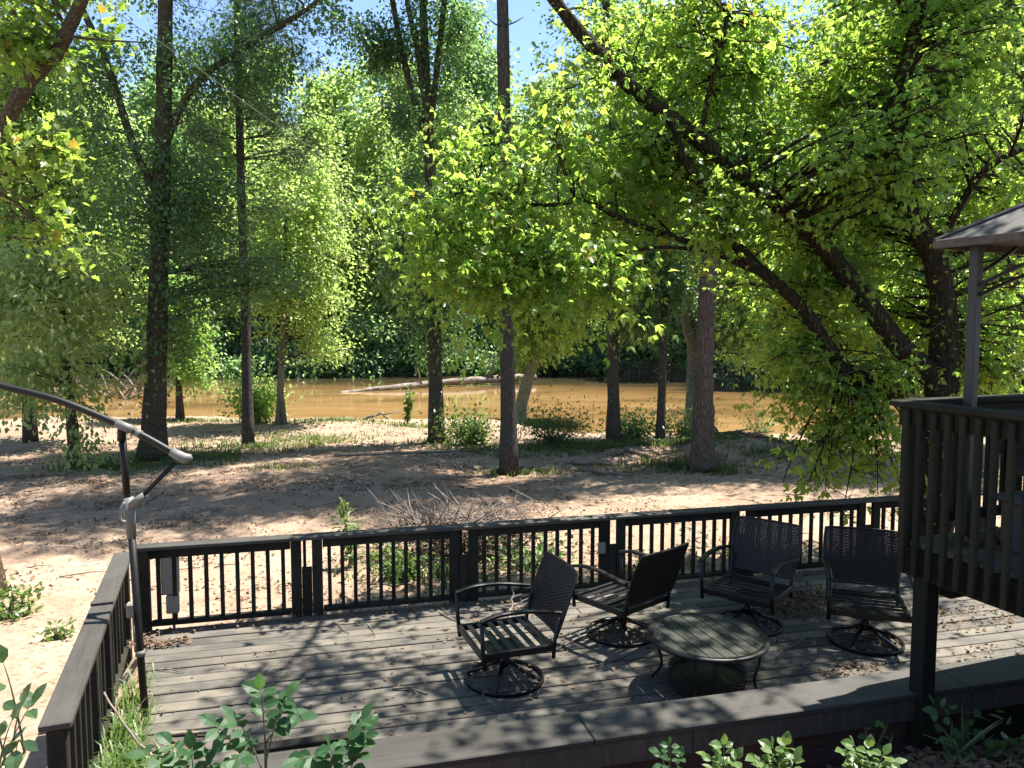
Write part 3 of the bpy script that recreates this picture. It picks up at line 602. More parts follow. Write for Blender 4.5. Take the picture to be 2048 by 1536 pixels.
# ---------------------------------------------------------------- wicker swivel chairs (local: +y is the way the chair faces)
def make_chair(label, loc, rot, group='wicker swivel chairs on the deck'):
    t = thing('swivel_chair', label, 'chair', loc, rot, group); mt = M['metal']
    SW, SDp, SZ = 0.63, 0.58, 0.36
    def lb(n, size, c, rot=(0, 0, 0), m=mt, bev=0.005):
        o = link(n, bevbox(size, m, bev), t); o.location = c; o.rotation_euler = rot; return o
    def lt(n, pts, r, m=mt, k=8, parent=t, el=1.0):
        mb = MB(); mb.tube(pts, r, k, ellipse=el); return mb.build(n, m, parent, True)
    ring = MB(); RR = 0.305; nn = 40
    sec = [(-0.011, 0.0), (-0.011, 0.026), (0.008, 0.029), (0.011, 0.024), (0.011, 0.0)]
    for i in range(nn):
        th = 2*math.pi*i/nn; ring.v += [((RR+a)*math.cos(th), (RR+a)*math.sin(th), z+0.002) for a, z in sec]
    k = len(sec); ring.f += [(i*k+j, ((i+1) % nn)*k+j, ((i+1) % nn)*k+(j+1) % k, i*k+(j+1) % k) for i in range(nn) for j in range(k)]
    ring.build('ring_base', mt, t, True)
    for q in range(4):
        a_ = R(45+90*q+10); lt('spoke', [(RR*math.cos(a_)*0.98, RR*math.sin(a_)*0.98, 0.022), (0.15*math.cos(a_), 0.15*math.sin(a_), 0.085), (0.03*math.cos(a_), 0.03*math.sin(a_), 0.15)], [0.022, 0.022, 0.024], mt, 6, el=0.55)
    lt('hub', [(0, 0, 0.11), (0, 0, 0.18), (0, 0, 0.19), (0, 0, 0.24)], [0.038, 0.042, 0.030, 0.030], mt, 14)
    lb('swivel_plate', (0.26, 0.30, 0.03), (0, 0, 0.265)); lb('spring_bar', (0.50, 0.05, 0.03), (0, 0.06, 0.293))
    for s in (-1, 1): lb('seat_rail', (0.026, SDp, 0.055), (s*(SW/2-0.013), 0, SZ-0.02))
    lb('front_rail', (SW-0.054, 0.026, 0.055), (0, SDp/2-0.013, SZ-0.02)); lb('back_rail', (SW-0.054, 0.026, 0.055), (0, -SDp/2+0.013, SZ-0.02))
    for q in range(6): lb('seat_slat', (SW-0.05, 0.047, 0.010), (0, SDp/2-0.085-q*0.086, SZ-0.004+0.0*q), (0, 0, 0))
    for s in (-1, 1):
        x = s*(SW/2+0.016)
        lt('arm_post', [(x, SDp/2-0.02, SZ-0.10), (x, SDp/2-0.005, SZ+0.05), (x, SDp/2+0.005, SZ+0.265)], 0.017, mt, 8)
        ar = spline([(x, SDp/2+0.012, SZ+0.265), (x, 0.14, SZ+0.300), (x, -0.08, SZ+0.297), (x, -SDp/2-0.05, SZ+0.255)], 5)
        mb = MB()
        for p in ar: mb.v += [(p.x-0.024, p.y, p.z-0.011), (p.x+0.024, p.y, p.z-0.011), (p.x+0.024, p.y, p.z+0.008), (p.x+0.012, p.y, p.z+0.014), (p.x-0.012, p.y, p.z+0.014), (p.x-0.024, p.y, p.z+0.008)]
        k = 6; n_ = len(ar); mb.f = [(i*k+j, i*k+(j+1) % k, (i+1)*k+(j+1) % k, (i+1)*k+j) for i in range(n_-1) for j in range(k)]+[tuple(range(k)), tuple(range((n_-1)*k, n_*k))[::-1]]
        mb.build('armrest', mt, t)
        lt('back_leg', [(s*(SW/2-0.02), -SDp/2-0.005, SZ-0.11), (s*(SW/2-0.02), -SDp/2-0.015, SZ+0.02), (s*(SW/2-0.015), -SDp/2-0.05, SZ+0.2)], 0.016, mt, 8)
    # woven back panel: flat strands going over and under upright stakes, leaning back and slightly cupped
    BW, Z0, Z1 = 0.64, SZ+0.06, 0.885
    def bp(u, z):
        f = (z-Z0)/(Z1-Z0); wd = BW*(0.93+0.10*math.sin(f*2.6)); x = u*wd
        return Vector((x, -SDp/2-0.035-0.135*f-0.03*f*f*f+0.10*(u*u)-0.025, z))
    nst, nrow_ = 22, 36; mb = MB()
    for r_ in range(nrow_):
        zc = Z0+(Z1-Z0)*(r_+0.5)/nrow_; hh = (Z1-Z0)/nrow_*0.50; vs = []
        for c_ in range(nst*2+1):
            u = -0.5+c_/(nst*2); wv = (0.0055*(1 if ((c_//2)+r_) % 2 else -1)) if c_ % 2 else 0.0
            a_ = bp(u, zc-hh); b_ = bp(u, zc+hh); vs += [a_+Vector((0, wv, 0)), b_+Vector((0, wv, 0))]
        mb.add(vs, [(2*c_, 2*c_+2, 2*c_+3, 2*c_+1) for c_ in range(nst*2)])
    for c_ in range(nst):
        u = -0.5+(c_+0.5)/nst; mb.tube([bp(u, z) for z in np.linspace(Z0, Z1, 8)], 0.0075, 4, cap=False)
    bk = mb.build('woven_back', M['wicker'], t)
    fr = [bp(-0.5, z) for z in np.linspace(Z0, Z1, 7)]+[bp(u, Z1+0.004) for u in np.linspace(-0.4, 0.4, 5)]+[bp(0.5, z) for z in np.linspace(Z1, Z0, 7)]+[bp(u, Z0-0.004) for u in np.linspace(0.4, -0.4, 5)]
    mb = MB(); mb.tube(fr+[fr[0]], 0.011, 6, cap=False); mb.build('back_frame', M['wicker'], bk, True)
    return t
def face(deg): return R(deg-90)
make_chair('black wicker swivel chair facing left, at the front end of the group', (-0.06, 5.90, 0.002), face(200))
make_chair('black wicker swivel chair seen from behind, facing the railing', (0.99, 6.80, 0.002), face(131))
make_chair('black wicker swivel chair behind the round table, turned to the left', (2.20, 7.00, 0.002), face(231))
make_chair('black wicker swivel chair facing the viewer beside the upper deck post', (3.13, 6.62, 0.002), face(252))

# ---------------------------------------------------------------- round slatted table with a wicker drum below
tbl = thing('round_table', 'round low slatted patio table on curved metal legs over a wicker drum', 'table', (1.50, 5.74, 0.0), A+R(4)); TR, TZ = 0.455, 0.43
mb = MB(); nn = 56; sec = [(-0.045, 0.0), (-0.045, -0.014), (0.0, -0.026), (0.004, -0.008), (-0.008, 0.002)]
for i in range(nn):
    th = 2*math.pi*i/nn; mb.v += [((TR+a_)*math.cos(th), (TR+a_)*math.sin(th), TZ+z) for a_, z in sec]
k = len(sec); mb.f = [(i*k+j, ((i+1) % nn)*k+j, ((i+1) % nn)*k+(j+1) % k, i*k+(j+1) % k) for i in range(nn) for j in range(k)]
mb.build('rim', M['metal'], tbl, True)
ns = 8; ri = TR-0.043; sw = 2*ri/ns
for q in range(ns):
    x0, x1 = -ri+q*sw+0.005, -ri+(q+1)*sw-0.005; ptsu = []
    xs = np.linspace(x0, x1, 6); top = [(x, math.sqrt(max(ri*ri-x*x, 0))) for x in xs]; out = [(x, y) for x, y in top]+[(x, -y) for x, y in reversed(top)]
    mm = MB(); n_ = len(out); mm.v = [(x, y, TZ-0.002) for x, y in out]+[(x, y, TZ-0.016) for x, y in out]
    mm.f = [tuple(range(n_-1, -1, -1)), tuple(range(n_, 2*n_))]+[(i, (i+1) % n_, n_+(i+1) % n_, n_+i) for i in range(n_)]
    me = mm.mesh('table_slat', M['tabletop']); me.transform(Matrix.Rotation(math.pi/2, 4, 'Z')); so_ = link('table_slat', me, tbl); so_.rotation_euler = (0, 0, -math.pi/2)
mm = MB(); mm.box((0, 0, TZ-0.026), (0.04, 2*ri, 0.018)).box((0, 0, TZ-0.0265), (2*ri, 0.04, 0.017)); mm.build('under_frame', M['metal'], tbl)
for q in range(4):
    a_ = R(45+90*q); c_, s_ = math.cos(a_), math.sin(a_)
    mm = MB(); mm.tube(spline([(0.40*c_, 0.40*s_, TZ-0.02), (0.385*c_, 0.385*s_, 0.27), (0.355*c_, 0.355*s_, 0.13), (0.43*c_, 0.43*s_, 0.004)], 5), 0.012, 7); mm.build('leg', M['metal'], tbl, True)
mm = MB(); RD = 0.29
for r_ in range(14):
    z = 0.02+r_*0.011; rr_ = RD*(0.86+0.14*math.sin(min(1, (r_+2)/9)*1.57)); n_ = 60
    vs = []
    for i in range(n_):
        th = 2*math.pi*i/n_; q_ = rr_+0.005*(1 if (i//1+r_) % 2 else -1); vs += [(q_*math.cos(th), q_*math.sin(th), z-0.0052), (q_*math.cos(th), q_*math.sin(th), z+0.0052)]
    mm.add(vs, [(2*i, 2*((i+1) % n_), 2*((i+1) % n_)+1, 2*i+1) for i in range(n_)])
drum = mm.build('wicker_drum', M['wicker'], tbl)
n_ = 40; mm = MB(); mm.add([(RD*0.97*math.cos(2*math.pi*i/n_), RD*0.97*math.sin(2*math.pi*i/n_), 0.12) for i in range(n_)], [tuple(range(n_))]); mm.build('drum_lid', M['metal'], drum)

# ================================================================ TREES
# the near box elder: several leaning stems from one base beyond the deck
BE = (5.60, 10.05, -0.45)
skelN = [([BE, (5.57, 10.02, 0.6), (5.62,10.0,2.02), (5.59,9.97,2.8), (5.43,9.94,3.57), (5.07,9.91,4.26), (4.79,9.89,5.25), (4.85,9.86,5.73), (4.99,9.83,6.44), (5.05,9.8,7.5), (4.76,9.6,9.11), (4.43,9.4,10.49)], [0.240, 0.208, 0.160, 0.132, 0.112, 0.096, 0.064, 0.036]),
         ([(5.55, 10.0, 0.9), (5.51,10.0,1.99), (4.91,9.88,2.61), (3.93,9.75,3.74), (3.05,9.62,4.46), (2.27,9.5,5.03), (1.46,9.38,5.58), (0.97,9.25,6.0), (0.49,9.1,6.5), (-0.02,8.9,7.12), (-0.5,8.6,7.84)], [0.152, 0.144, 0.120, 0.108, 0.092, 0.080, 0.060, 0.032]),
         ([(5.5, 10.0, 1.0), (5.07,10.0,1.82), (4.36,9.9,2.19), (4.05,9.8,2.48), (3.61,9.7,3.05), (2.82,9.6,3.72), (2.44,9.5,4.32), (2.09,9.45,4.78), (1.92,9.42,5.19)], [0.120, 0.104, 0.096, 0.080, 0.068, 0.060, 0.048]),
         ([(3.35,9.68,3.33), (2.45,9.6,3.72), (1.98,9.46,3.86), (1.35,9.29,4.05), (0.85,9.11,4.23), (0.32,8.94,4.17), (-0.36,8.77,4.31), (-0.79,8.6,4.17)], [0.044, 0.040, 0.032, 0.026, 0.018, 0.010]),
         ([(2.58,9.62,3.7), (1.78,9.33,3.73), (1.2,9.07,3.59), (0.55,8.8,3.31)], [0.026, 0.019, 0.010]),
         ([(5.42,9.93,3.76), (5.74,9.6,4.63), (6.14,9.3,4.93), (6.44,9.0,5.19)], [0.048, 0.040, 0.024]),
         ([(2.27,9.5,5.06), (2.38,9.5,5.62), (2.56,9.55,6.34), (2.65,9.6,7.0), (2.7,9.6,8.99)], [0.036, 0.032, 0.024, 0.016]),
         ([(4.93,9.83,6.44), (3.89,8.6,7.08), (2.63,7.2,7.86)], [0.048, 0.036, 0.016]),
         ([(0.49,9.1,6.5), (0.9,8.2,7.37), (0.99,7.2,8.28)], [0.040, 0.028, 0.012])]
blN = [((-0.69,8.7,3.97), (0.85, 0.9, 0.75), 1.3), ((-0.91,8.6,3.3), (0.45, 0.6, 0.5), 1.3), ((-0.41,8.6,2.97), (0.6, 0.6, 0.4), 1.3), ((-0.08,8.9,4.44), (1.0, 1.0, 0.9), 1.0), ((0.61,8.9,3.32), (0.85, 0.9, 0.55), 1.0), ((-0.13,8.7,3.53), (0.8, 0.8, 0.55), 1.0),
       ((1.31,9.95,4.26), (1.0, 0.9, 0.9)), ((0.79,9.2,5.42), (0.55, 0.9, 0.55)), ((1.69,10.05,6.34), (0.9, 0.9, 0.8)), ((1.65,10.15,5.12), (0.9, 1.0, 0.6)), ((2.76,10.25,6.22), (1.0, 1.1, 0.95)),
       ((3.54,10.35,5.1), (1.1, 1.1, 1.0)), ((4.02,10.35,6.38), (1.1, 1.1, 1.0)), ((4.75,10.95,4.34), (1.0, 1.2, 1.0)), ((3.82,11.05,3.72), (1.0, 1.0, 0.7)), ((5.66,11.05,5.6), (1.1, 1.3, 1.3)),
       ((5.79,9.8,6.07), (1.1, 1.2, 1.1)), ((6.56,10.6,4.36), (1.1, 1.2, 1.2)), ((6.57,10.6,2.87), (0.9, 1.0, 1.0)), ((5.17,11.15,3.02), (0.9, 0.9, 0.8)), ((3.86,9.6,1.86), (0.6, 0.6, 0.6), 2.6),
       ((4.34,9.5,1.37), (0.6, 0.5, 0.6), 2.8), ((3.56,9.4,0.89), (0.3, 0.3, 0.15), 1.5), ((3.42,9.8,2.36), (0.55, 0.5, 0.45), 1.2), ((4.78,9.7,2.11), (0.5, 0.5, 0.5), 1.4), ((4.73,9.4,1.14), (0.4, 0.4, 0.4), 1.8), ((4.08,9.3,0.75), (0.4, 0.3, 0.12), 1.4), ((6.55,10.4,2.06), (0.6, 0.6, 0.6), 1.2), ((4.19,10.2,3.39), (0.7, 0.6, 0.5)), ((3.98,10.65,2.59), (0.5, 0.7, 0.5)), ((2.57,10.15,4.42), (0.8, 0.8, 0.8)), ((4.5,7.6,5.1), (0.6, 0.5, 0.55), 0.5), ((3.96,8.0,4.58), (0.7, 0.5, 0.6), 0.3), ((2.81,9.2,4.15), (1.2, 0.3, 0.5), 0.25)]
# unseen upper crown, added above the frame to throw dappled shade on the deck
blN += [((4.7, 8.0, 7.9), (1.7, 1.0, 0.7), 0.75), ((3.0, 7.2, 8.0), (1.2, 0.9, 0.5), 0.30), ((5.8, 7.7, 8.2), (1.3, 1.0, 0.7), 0.75), ((3.7, 6.1, 7.8), (1.5, 0.6, 0.45), 0.45), ((1.4, 7.2, 7.7), (1.0, 0.8, 0.4), 0.24), ((6.4, 9.6, 8.8), (1.5, 1.2, 1.0), 0.5)]
tree('box_elder_tree', 'leaning many-stemmed tree with dark mossy trunks beyond the upper deck', skelN, blN, 900, 9, 4, 0.55, (0.05, 0.13), M['l_near'], M['bark_near'], T_OVATE, singles=300, ivy=2600, allivy=True, compound=True, droop=0.45, flare=1.2, sides=14)

# the maple at the left edge
MBse = (-6.12, 8.75, -0.42)
skelM = [([MBse, (-6.15, 8.6, 1.2), (-6.05, 8.3, 2.8), (-5.75, 8.1, 3.9), (-5.38,8.0,4.43), (-5.16,7.93,4.75), (-4.8,7.87,5.23), (-4.5,7.8,5.45), (-4.3,7.73,5.71), (-4.11,7.67,6.01), (-3.91,7.6,6.53), (-3.62,7.5,7.64)], [0.17, 0.13, 0.11, 0.09, 0.075, 0.068, 0.06, 0.045, 0.03]),
         ([(-6.0, 8.25, 3.0), (-5.7, 7.7, 3.4), (-4.54,7.4,4.49), (-4.25,7.3,4.42)], [0.035, 0.03, 0.018, 0.008]),
         ([(-4.37,7.75,5.62), (-4.0,7.7,5.56), (-3.52,7.6,5.5)], [0.018, 0.012, 0.006]),
         ([(-6.05, 8.3, 2.8), (-6.3, 8.6, 4.2), (-6.6, 9.0, 6.0), (-6.5, 9.2, 8.5)], [0.10, 0.08, 0.05, 0.02])]
blM = [((-4.72,7.6,5.48), (0.55, 0.4, 0.45)), ((-4.31,7.4,4.45), (0.42, 0.35, 0.12)), ((-4.61,7.5,4.37), (0.45, 0.4, 0.25), 0.7), ((-3.9,7.7,5.58), (0.45, 0.35, 0.14)), ((-4.54,7.4,3.65), (0.40, 0.4, 0.22), 0.9), ((-4.87,7.8,5.88), (0.6, 0.6, 0.5)),
       ((-4.71,8.0,6.78), (1.2, 1.0, 0.5), 0.5), ((-6.6, 9.0, 7.5), (1.3, 1.3, 1.1), 0.4), ((-4.28,7.6,3.39), (0.2, 0.3, 0.1), 0.5)]
tree('maple_tree', 'maple at the left edge with a bare brown limb crossing the top corner', skelM, blM, 110, 6, 6, 0.32, (0.06, 0.11), M['l_maple'], M['bark_maple'], T_MAPLE, singles=220, droop=0.2, flare=1.3)

# stand of trees on the sand, each with its own trunk
def gr(p): return (p[0], p[1], gh(p[0], p[1])-0.06)
def skel1(pts, rad): return [([gr(pts[0])]+list(pts[1:]), rad)]
sk = skel1([(-9.07,19.2,0), (-8.91,19.2,1.55), (-8.72,19.2,4.65), (-8.55,19.2,7.07), (-8.41,19.2,9.44), (-8.27,19.2,12.92), (-8.12,19.3,17.48)], [0.30, 0.24, 0.225, 0.20, 0.18, 0.15, 0.1])
sk += [([(-8.63,19.2,5.86), (-9.13,19.0,7.03), (-9.56,18.7,8.93), (-10.15,18.5,10.55), (-10.52,18.3,12.45)], [0.10, 0.09, 0.075, 0.05]), ([(-8.54,19.2,7.07), (-7.74,19.27,8.64), (-6.4,19.35,9.62), (-4.68,19.4,10.7), (-3.71,19.5,11.8)], [0.09, 0.08, 0.065, 0.03])]
bl = [((-8.59,19.0,5.23), (1.6, 1.4, 1.5)), ((-9.41,18.8,6.63), (1.3, 1.3, 1.1)), ((-7.25,19.4,5.9), (1.1, 1.2, 0.9)), ((-7.62,19.3,8.77), (1.1, 1.2, 1.0)), ((-6.09,19.5,9.19), (1.0, 1.0, 0.8)), ((-9.81,18.6,8.78), (1.2, 1.2, 1.0)), ((-7.9,19.3,3.92), (1.2, 1.1, 0.9)),
      ((-8.44,19.0,2.43), (0.6, 0.7, 1.2), 0.8), ((-4.68,19.4,10.46), (0.8, 0.8, 0.4), 0.6), ((-8.54,19.0,13.38), (3.2, 3, 2.2), 0.6), ((-4.98,19.0,14.5), (2.4, 2.4, 1.6), 0.5), ((-5.87,19.6,3.94), (0.8, 0.8, 0.7), 0.7)]
tree('oak_tree', 'thick ivy-clad trunk with dark small leaves, largest of the left trees', sk, bl, 330, 10, 11, 0.95, (0.08, 0.16), M['l_dark'], M['bark_brown'], ivy=600, br_r=0.008, wide=1.3, soft=0.6)
sk = skel1([(-7.54,21.8,0), (-7.53,21.8,3.5), (-7.55,21.8,6.28), (-7.55,21.8,9.0), (-7.53,21.8,11.67), (-7.47,21.8,14.94), (-7.38,21.8,18.13)], [0.135, 0.12, 0.115, 0.10, 0.09, 0.07, 0.04])
bl = [((-6.37,21.6,8.41), (1.2, 1.2, 0.8)), ((-5.56,21.6,7.6), (0.9, 0.9, 0.5)), ((-7.47,21.8,10.88), (1.6, 1.6, 1.1)), ((-8.66,21.8,7.92), (0.9, 1.0, 0.6)), ((-6.39,21.8,10.08), (1.0, 1.0, 0.6)), ((-7.48,21.8,15.58), (2.2, 2.2, 2.4), 0.7), ((-7.05,21.8,5.87), (0.8, 0.8, 0.4), 0.5)]
tree('pine_tree', 'slender dark pine trunk left of the bright round bush', sk, bl, 130, 9, 10, 0.7, (0.16, 0.28), M['l_pine'], M['bark_grey'], T_NEEDLE, br_r=0.008, wide=1.3, soft=0.6, droop=0.1)
sk = skel1([(-2.21,22.3,0), (-2.25,22.3,3.52), (-2.31,22.3,6.36), (-2.36,22.3,7.9), (-2.44,22.35,9.44), (-2.47,22.47,10.58), (-2.54,22.6,12.41), (-2.6,22.8,15.5), (-2.57,22.8,18.83)], [0.19, 0.165, 0.155, 0.15, 0.14, 0.10, 0.08, 0.04])
sk += [([(-2.36,22.3,7.9), (-2.88,22.3,9.56), (-3.35,22.3,11.88), (-3.53,22.3,13.89), (-3.9,22.3,17.19)], [0.10, 0.085, 0.07, 0.03]), ([(-2.38,22.3,8.31), (-2.65,22.2,10.48), (-2.94,22.1,12.06), (-3.06,22.0,15.05)], [0.09, 0.08, 0.065, 0.03]), ([(-2.36,22.3,8.18), (-2.12,22.47,10.16), (-1.9,22.6,12.14), (-1.69,22.8,14.82), (-1.32,22.8,18.17)], [0.10, 0.085, 0.07, 0.03])]
bl = [((-3.16,22.2,8.7), (0.8, 0.9, 0.8)), ((-1.76,22.4,9.45), (0.75, 0.9, 0.9)), ((-3.7,22.2,10.62), (0.7, 0.9, 0.7), 0.8), ((-2.72,22.3,11.06), (0.9, 0.9, 0.8)), ((-1.48,22.6,11.17), (0.6, 0.8, 0.7), 0.7), ((-2.77,22.3,6.78), (0.7, 0.8, 0.5)), ((-2.7,22.3,13.89), (2.0, 2.0, 1.6), 0.8), ((-2.38,22.3,18.48), (2.6, 2.4, 2.0), 0.6),
      ((-2.23,22.4,3.52), (1.1, 1.0, 0.9)), ((-3.24,22.4,4.1), (0.9, 0.9, 0.6), 0.8), ((-2.23,22.3,2.22), (0.8, 0.8, 0.7)), ((-1.5,22.3,2.66), (0.6, 0.7, 0.6))]
tree('forked_tree', 'dark trunk forking high into four limbs against the blue sky', sk, bl, 340, 10, 12, 0.8, (0.08, 0.15), M['l_dark'], M['bark_brown'], br_r=0.008, wide=1.3, soft=0.6, ivy=250)
sk = skel1([(-0.07,17.4,0), (-0.12,17.4,3.36), (-0.16,17.4,6.67), (-0.21,17.4,9.88), (-0.24,17.4,13.0), (-0.25, 17.4, 16.5)], [0.175, 0.15, 0.145, 0.135, 0.12, 0.08])
bl = [((-0.2, 17.4, 16.0), (3.2, 3.0, 1.8)), ((2.2, 18.0, 14.0), (2.4, 2.4, 1.0)), ((-2.6, 17.2, 14.2), (2.2, 2.2, 1.0))]
tm = tree('grey_pine_tree', 'straight bare grey trunk standing at the middle of the picture', sk, bl, 120, 10, 11, 0.8, (0.26, 0.40), M['l_pine'], M['bark_grey'], T_NEEDLE, br_r=0.008, wide=1.3, soft=0.6, start=0.75, droop=0.1)
for px_, py_, dx in ((1006, 76, 0.35), (1006, 78, -0.25), (1006, 148, -0.35), (1008, 230, 0.3), (1012, 560, -0.2)):
    b0 = Vector((-0.2 if py_ < 300 else -0.13, 17.32, 2.8+17.4*(650-py_)/1538)); mm = MB(); mm.tube([b0, b0+Vector((dx*0.7, -0.15, 0.02)), b0+Vector((dx*1.3, -0.2, 0.12))], [0.022, 0.015, 0.006], 5); mm.build('dead_stub', M['bark_grey'], tm, True, world=True)
sk = skel1([(2.86,21.4,0), (2.8,21.4,2.11), (2.73,21.4,4.86), (2.59,21.4,8.89), (2.51,21.4,12.8), (2.45,21.4,16.61)], [0.175, 0.15, 0.14, 0.12, 0.10, 0.05])
bl = [((2.58,21.4,10.21), (1.6, 1.6, 1.6)), ((2.34,21.4,14.72), (2.4, 2.2, 2.0), 0.7), ((1.46,21.4,4.04), (0.8, 0.8, 0.6)), ((3.67,21.4,4.59), (0.9, 0.9, 0.7)), ((1.31,21.4,7.16), (1.1, 1.1, 1.0)), ((3.9,21.4,7.56), (1.3, 1.2, 1.2))]
tree('oak_tree', 'dark vine-hung trunk rising from the grass right of the bank bushes', sk, bl, 240, 10, 11, 0.85, (0.09, 0.16), M['l_far2'], M['bark_brown'], br_r=0.008, wide=1.3, soft=0.6, ivy=260)
sk = skel1([(4.12,21.2,0), (4.18,21.2,2.8), (4.23,21.2,5.51), (4.22,21.2,8.83), (4.21,21.2,11.43)], [0.11, 0.10, 0.09, 0.07, 0.04])
bl = [((4.05,21.2,4.03), (0.9, 0.9, 0.7)), ((4.42,21.2,6.45), (1.1, 1.1, 1.0)), ((4.24,21.2,9.49), (1.3, 1.3, 1.2)), ((3.38,21.2,2.94), (0.6, 0.6, 0.4), 0.7)]
tree('young_oak_tree', 'thin dark trunk between the vine-hung tree and the pinkish pine', sk, bl, 190, 10, 11, 0.8, (0.09, 0.16), M['l_dark'], M['bark_brown'], br_r=0.008, wide=1.3, soft=0.6, ivy=260)
sk = skel1([(4.36,17.4,0), (4.36,17.4,1.1), (4.36,17.4,2.24), (4.41,17.4,4.47), (4.42,17.4,7.75), (4.39,17.4,11.97), (4.33,17.4,16.04)], [0.245, 0.21, 0.20, 0.19, 0.17, 0.14, 0.08])
bl = [((4.4, 18.2, 16.0), (3.4, 2.6, 1.8)), ((7.2, 19.0, 13.4), (2.2, 2.0, 1.0)), ((2.0, 18.6, 13.6), (2.2, 2.0, 1.0))]
tree('pink_pine_tree', 'stout pinkish-brown pine trunk right of the middle', sk, bl, 130, 10, 11, 0.8, (0.26, 0.40), M['l_pine'], M['bark_pine'], T_NEEDLE, br_r=0.008, wide=1.3, soft=0.6, start=0.75, ivy=60, droop=0.1)
sk = skel1([(5.74,23.2,0), (5.54,23.4,0.82), (5.54,23.6,2.04), (5.32,23.6,2.95), (5.39,23.6,4.17), (5.41,23.6,5.07), (5.43,23.6,8.05), (5.45,23.6,10.97)], [0.42, 0.2, 0.15, 0.14, 0.13, 0.12, 0.10, 0.05])
bl = [((6.3,23.6,6.12), (1.5, 1.4, 1.2)), ((5.48,23.6,9.51), (1.7, 1.7, 1.5)), ((7.55,23.6,4.17), (1.4, 1.2, 0.9)), ((7.97,23.8,2.34), (1.2, 1.0, 0.8), 0.6)]
tree('river_birch_tree', 'crooked pale trunk with flared roots behind the pinkish pine', sk, bl, 220, 10, 11, 0.9, (0.10, 0.17), M['l_far2'], M['bark_pale'], br_r=0.008, wide=1.3, soft=0.6, flare=1.5)
sk = [([(0.30, 32.4, -1.7), (0.38,32.5,-0.69), (0.81,32.7,0.89), (1.52,33.0,2.8), (2.68,33.0,4.71), (3.95,33.0,6.4)], [0.30, 0.26, 0.22, 0.19, 0.12])]
bl = [((1.2,33.0,3.01), (1.6, 1.4, 1.3)), ((2.69,33.0,3.86), (1.6, 1.4, 1.3)), ((0.55,33.0,4.71), (1.4, 1.2, 1.3)), ((3.74,33.0,5.98), (1.6, 1.4, 1.4)), ((0.76,32.6,1.74), (0.7, 0.8, 0.6), 0.7)]
tree('leaning_tree', 'pale trunk leaning right out of the water behind the middle trunk', sk, bl, 200, 10, 11, 1.0, (0.13, 0.22), M['l_light'], M['bark_pale'], br_r=0.008, wide=1.3, soft=0.6)
sk = skel1([(-7.93,26.0,0), (-7.83,26.0,1.11), (-7.72,26.0,2.8), (-7.6,26.0,5.3), (-7.46,26.0,7.77)], [0.12, 0.10, 0.09, 0.07, 0.04])+[([gr((-7.68, 25.9, 0)), (-7.79,25.9,0.61), (-7.79,25.9,1.96), (-7.44,25.9,3.64)], [0.08, 0.07, 0.06, 0.03])]
bl = [((-7.59,26.0,5.63), (1.4, 1.3, 1.6)), ((-6.45,26.0,3.81), (1.1, 1.0, 0.8)), ((-7.8,26.0,3.64), (1.0, 1.0, 0.9)), ((-6.4,26.0,6.46), (1.2, 1.2, 1.2)), ((-7.2,26.0,7.93), (1.1, 1.1, 1.0)), ((-6.14,26.0,2.3), (0.7, 0.7, 0.35), 0.8), ((-8.46,26.0,4.31), (0.7, 0.7, 0.6))]
tree('twin_stem_tree', 'light green tree on two thin crossing stems at the river edge', sk, bl, 165, 10, 10, 1.05, (0.10, 0.19), M['l_far1'], M['bark_pale'], br_r=0.008, wide=1.55, soft=0.6)
sk = skel1([(-12.16,28.0,0), (-12.17,28.0,1.89), (-12.17,28.0,3.7)], [0.13, 0.11, 0.05])
bl = [((-11.9,28.0,2.07), (0.9, 0.8, 0.9)), ((-12.2,28.0,3.7), (1.0, 0.9, 1.0)), ((-11.47,28.0,1.16), (0.5, 0.5, 0.35))]
tree('small_river_tree', 'small pale green tree at the water just right of the thick trunk', sk, bl, 90, 10, 10, 0.75, (0.11, 0.18), M['l_light'], M['bark_brown'], br_r=0.008, wide=1.3, soft=0.6)
sk = skel1([(-10.29,17.9,0), (-10.32,17.9,0.7), (-10.41,17.9,2.45), (-10.47,17.9,3.84), (-10.49,17.9,5.43)], [0.14, 0.12, 0.10, 0.07, 0.03])
bl = [((-11.09,17.7,2.23), (0.9, 0.9, 0.6)), ((-10.03,17.7,2.8), (0.9, 0.9, 0.7)), ((-11.25,17.5,1.09), (0.7, 0.7, 0.4)), ((-9.52,17.5,1.32), (0.6, 0.7, 0.45)), ((-10.84,17.8,3.83), (1.2, 1.1, 0.9)), ((-9.47,17.8,3.83), (0.7, 0.9, 0.6)), ((-10.38,17.6,1.43), (0.9, 0.8, 0.4)), ((-8.75,17.4,2.24), (0.3, 0.4, 0.2), 0.7), ((-9.64,17.3,-0.03), (0.4, 0.4, 0.25), 0.6), ((-12.03,17.8,3.14), (1.0, 1.0, 1.0))]
tree('willow_sapling_tree', 'thin dark trunk with pale drooping foliage at the left edge', sk, bl, 85, 10, 9, 0.95, (0.10, 0.19), M['l_pale'], M['bark_brown'], T_SIMPLE, br_r=0.008, wide=1.3, soft=0.6, droop=0.7)
sk = skel1([(-14.2,22.5,0), (-14.17,22.5,3.53), (-13.89,22.5,6.39), (-13.58,22.5,9.9), (-13.35,22.5,13.32)], [0.16, 0.14, 0.12, 0.09, 0.04])
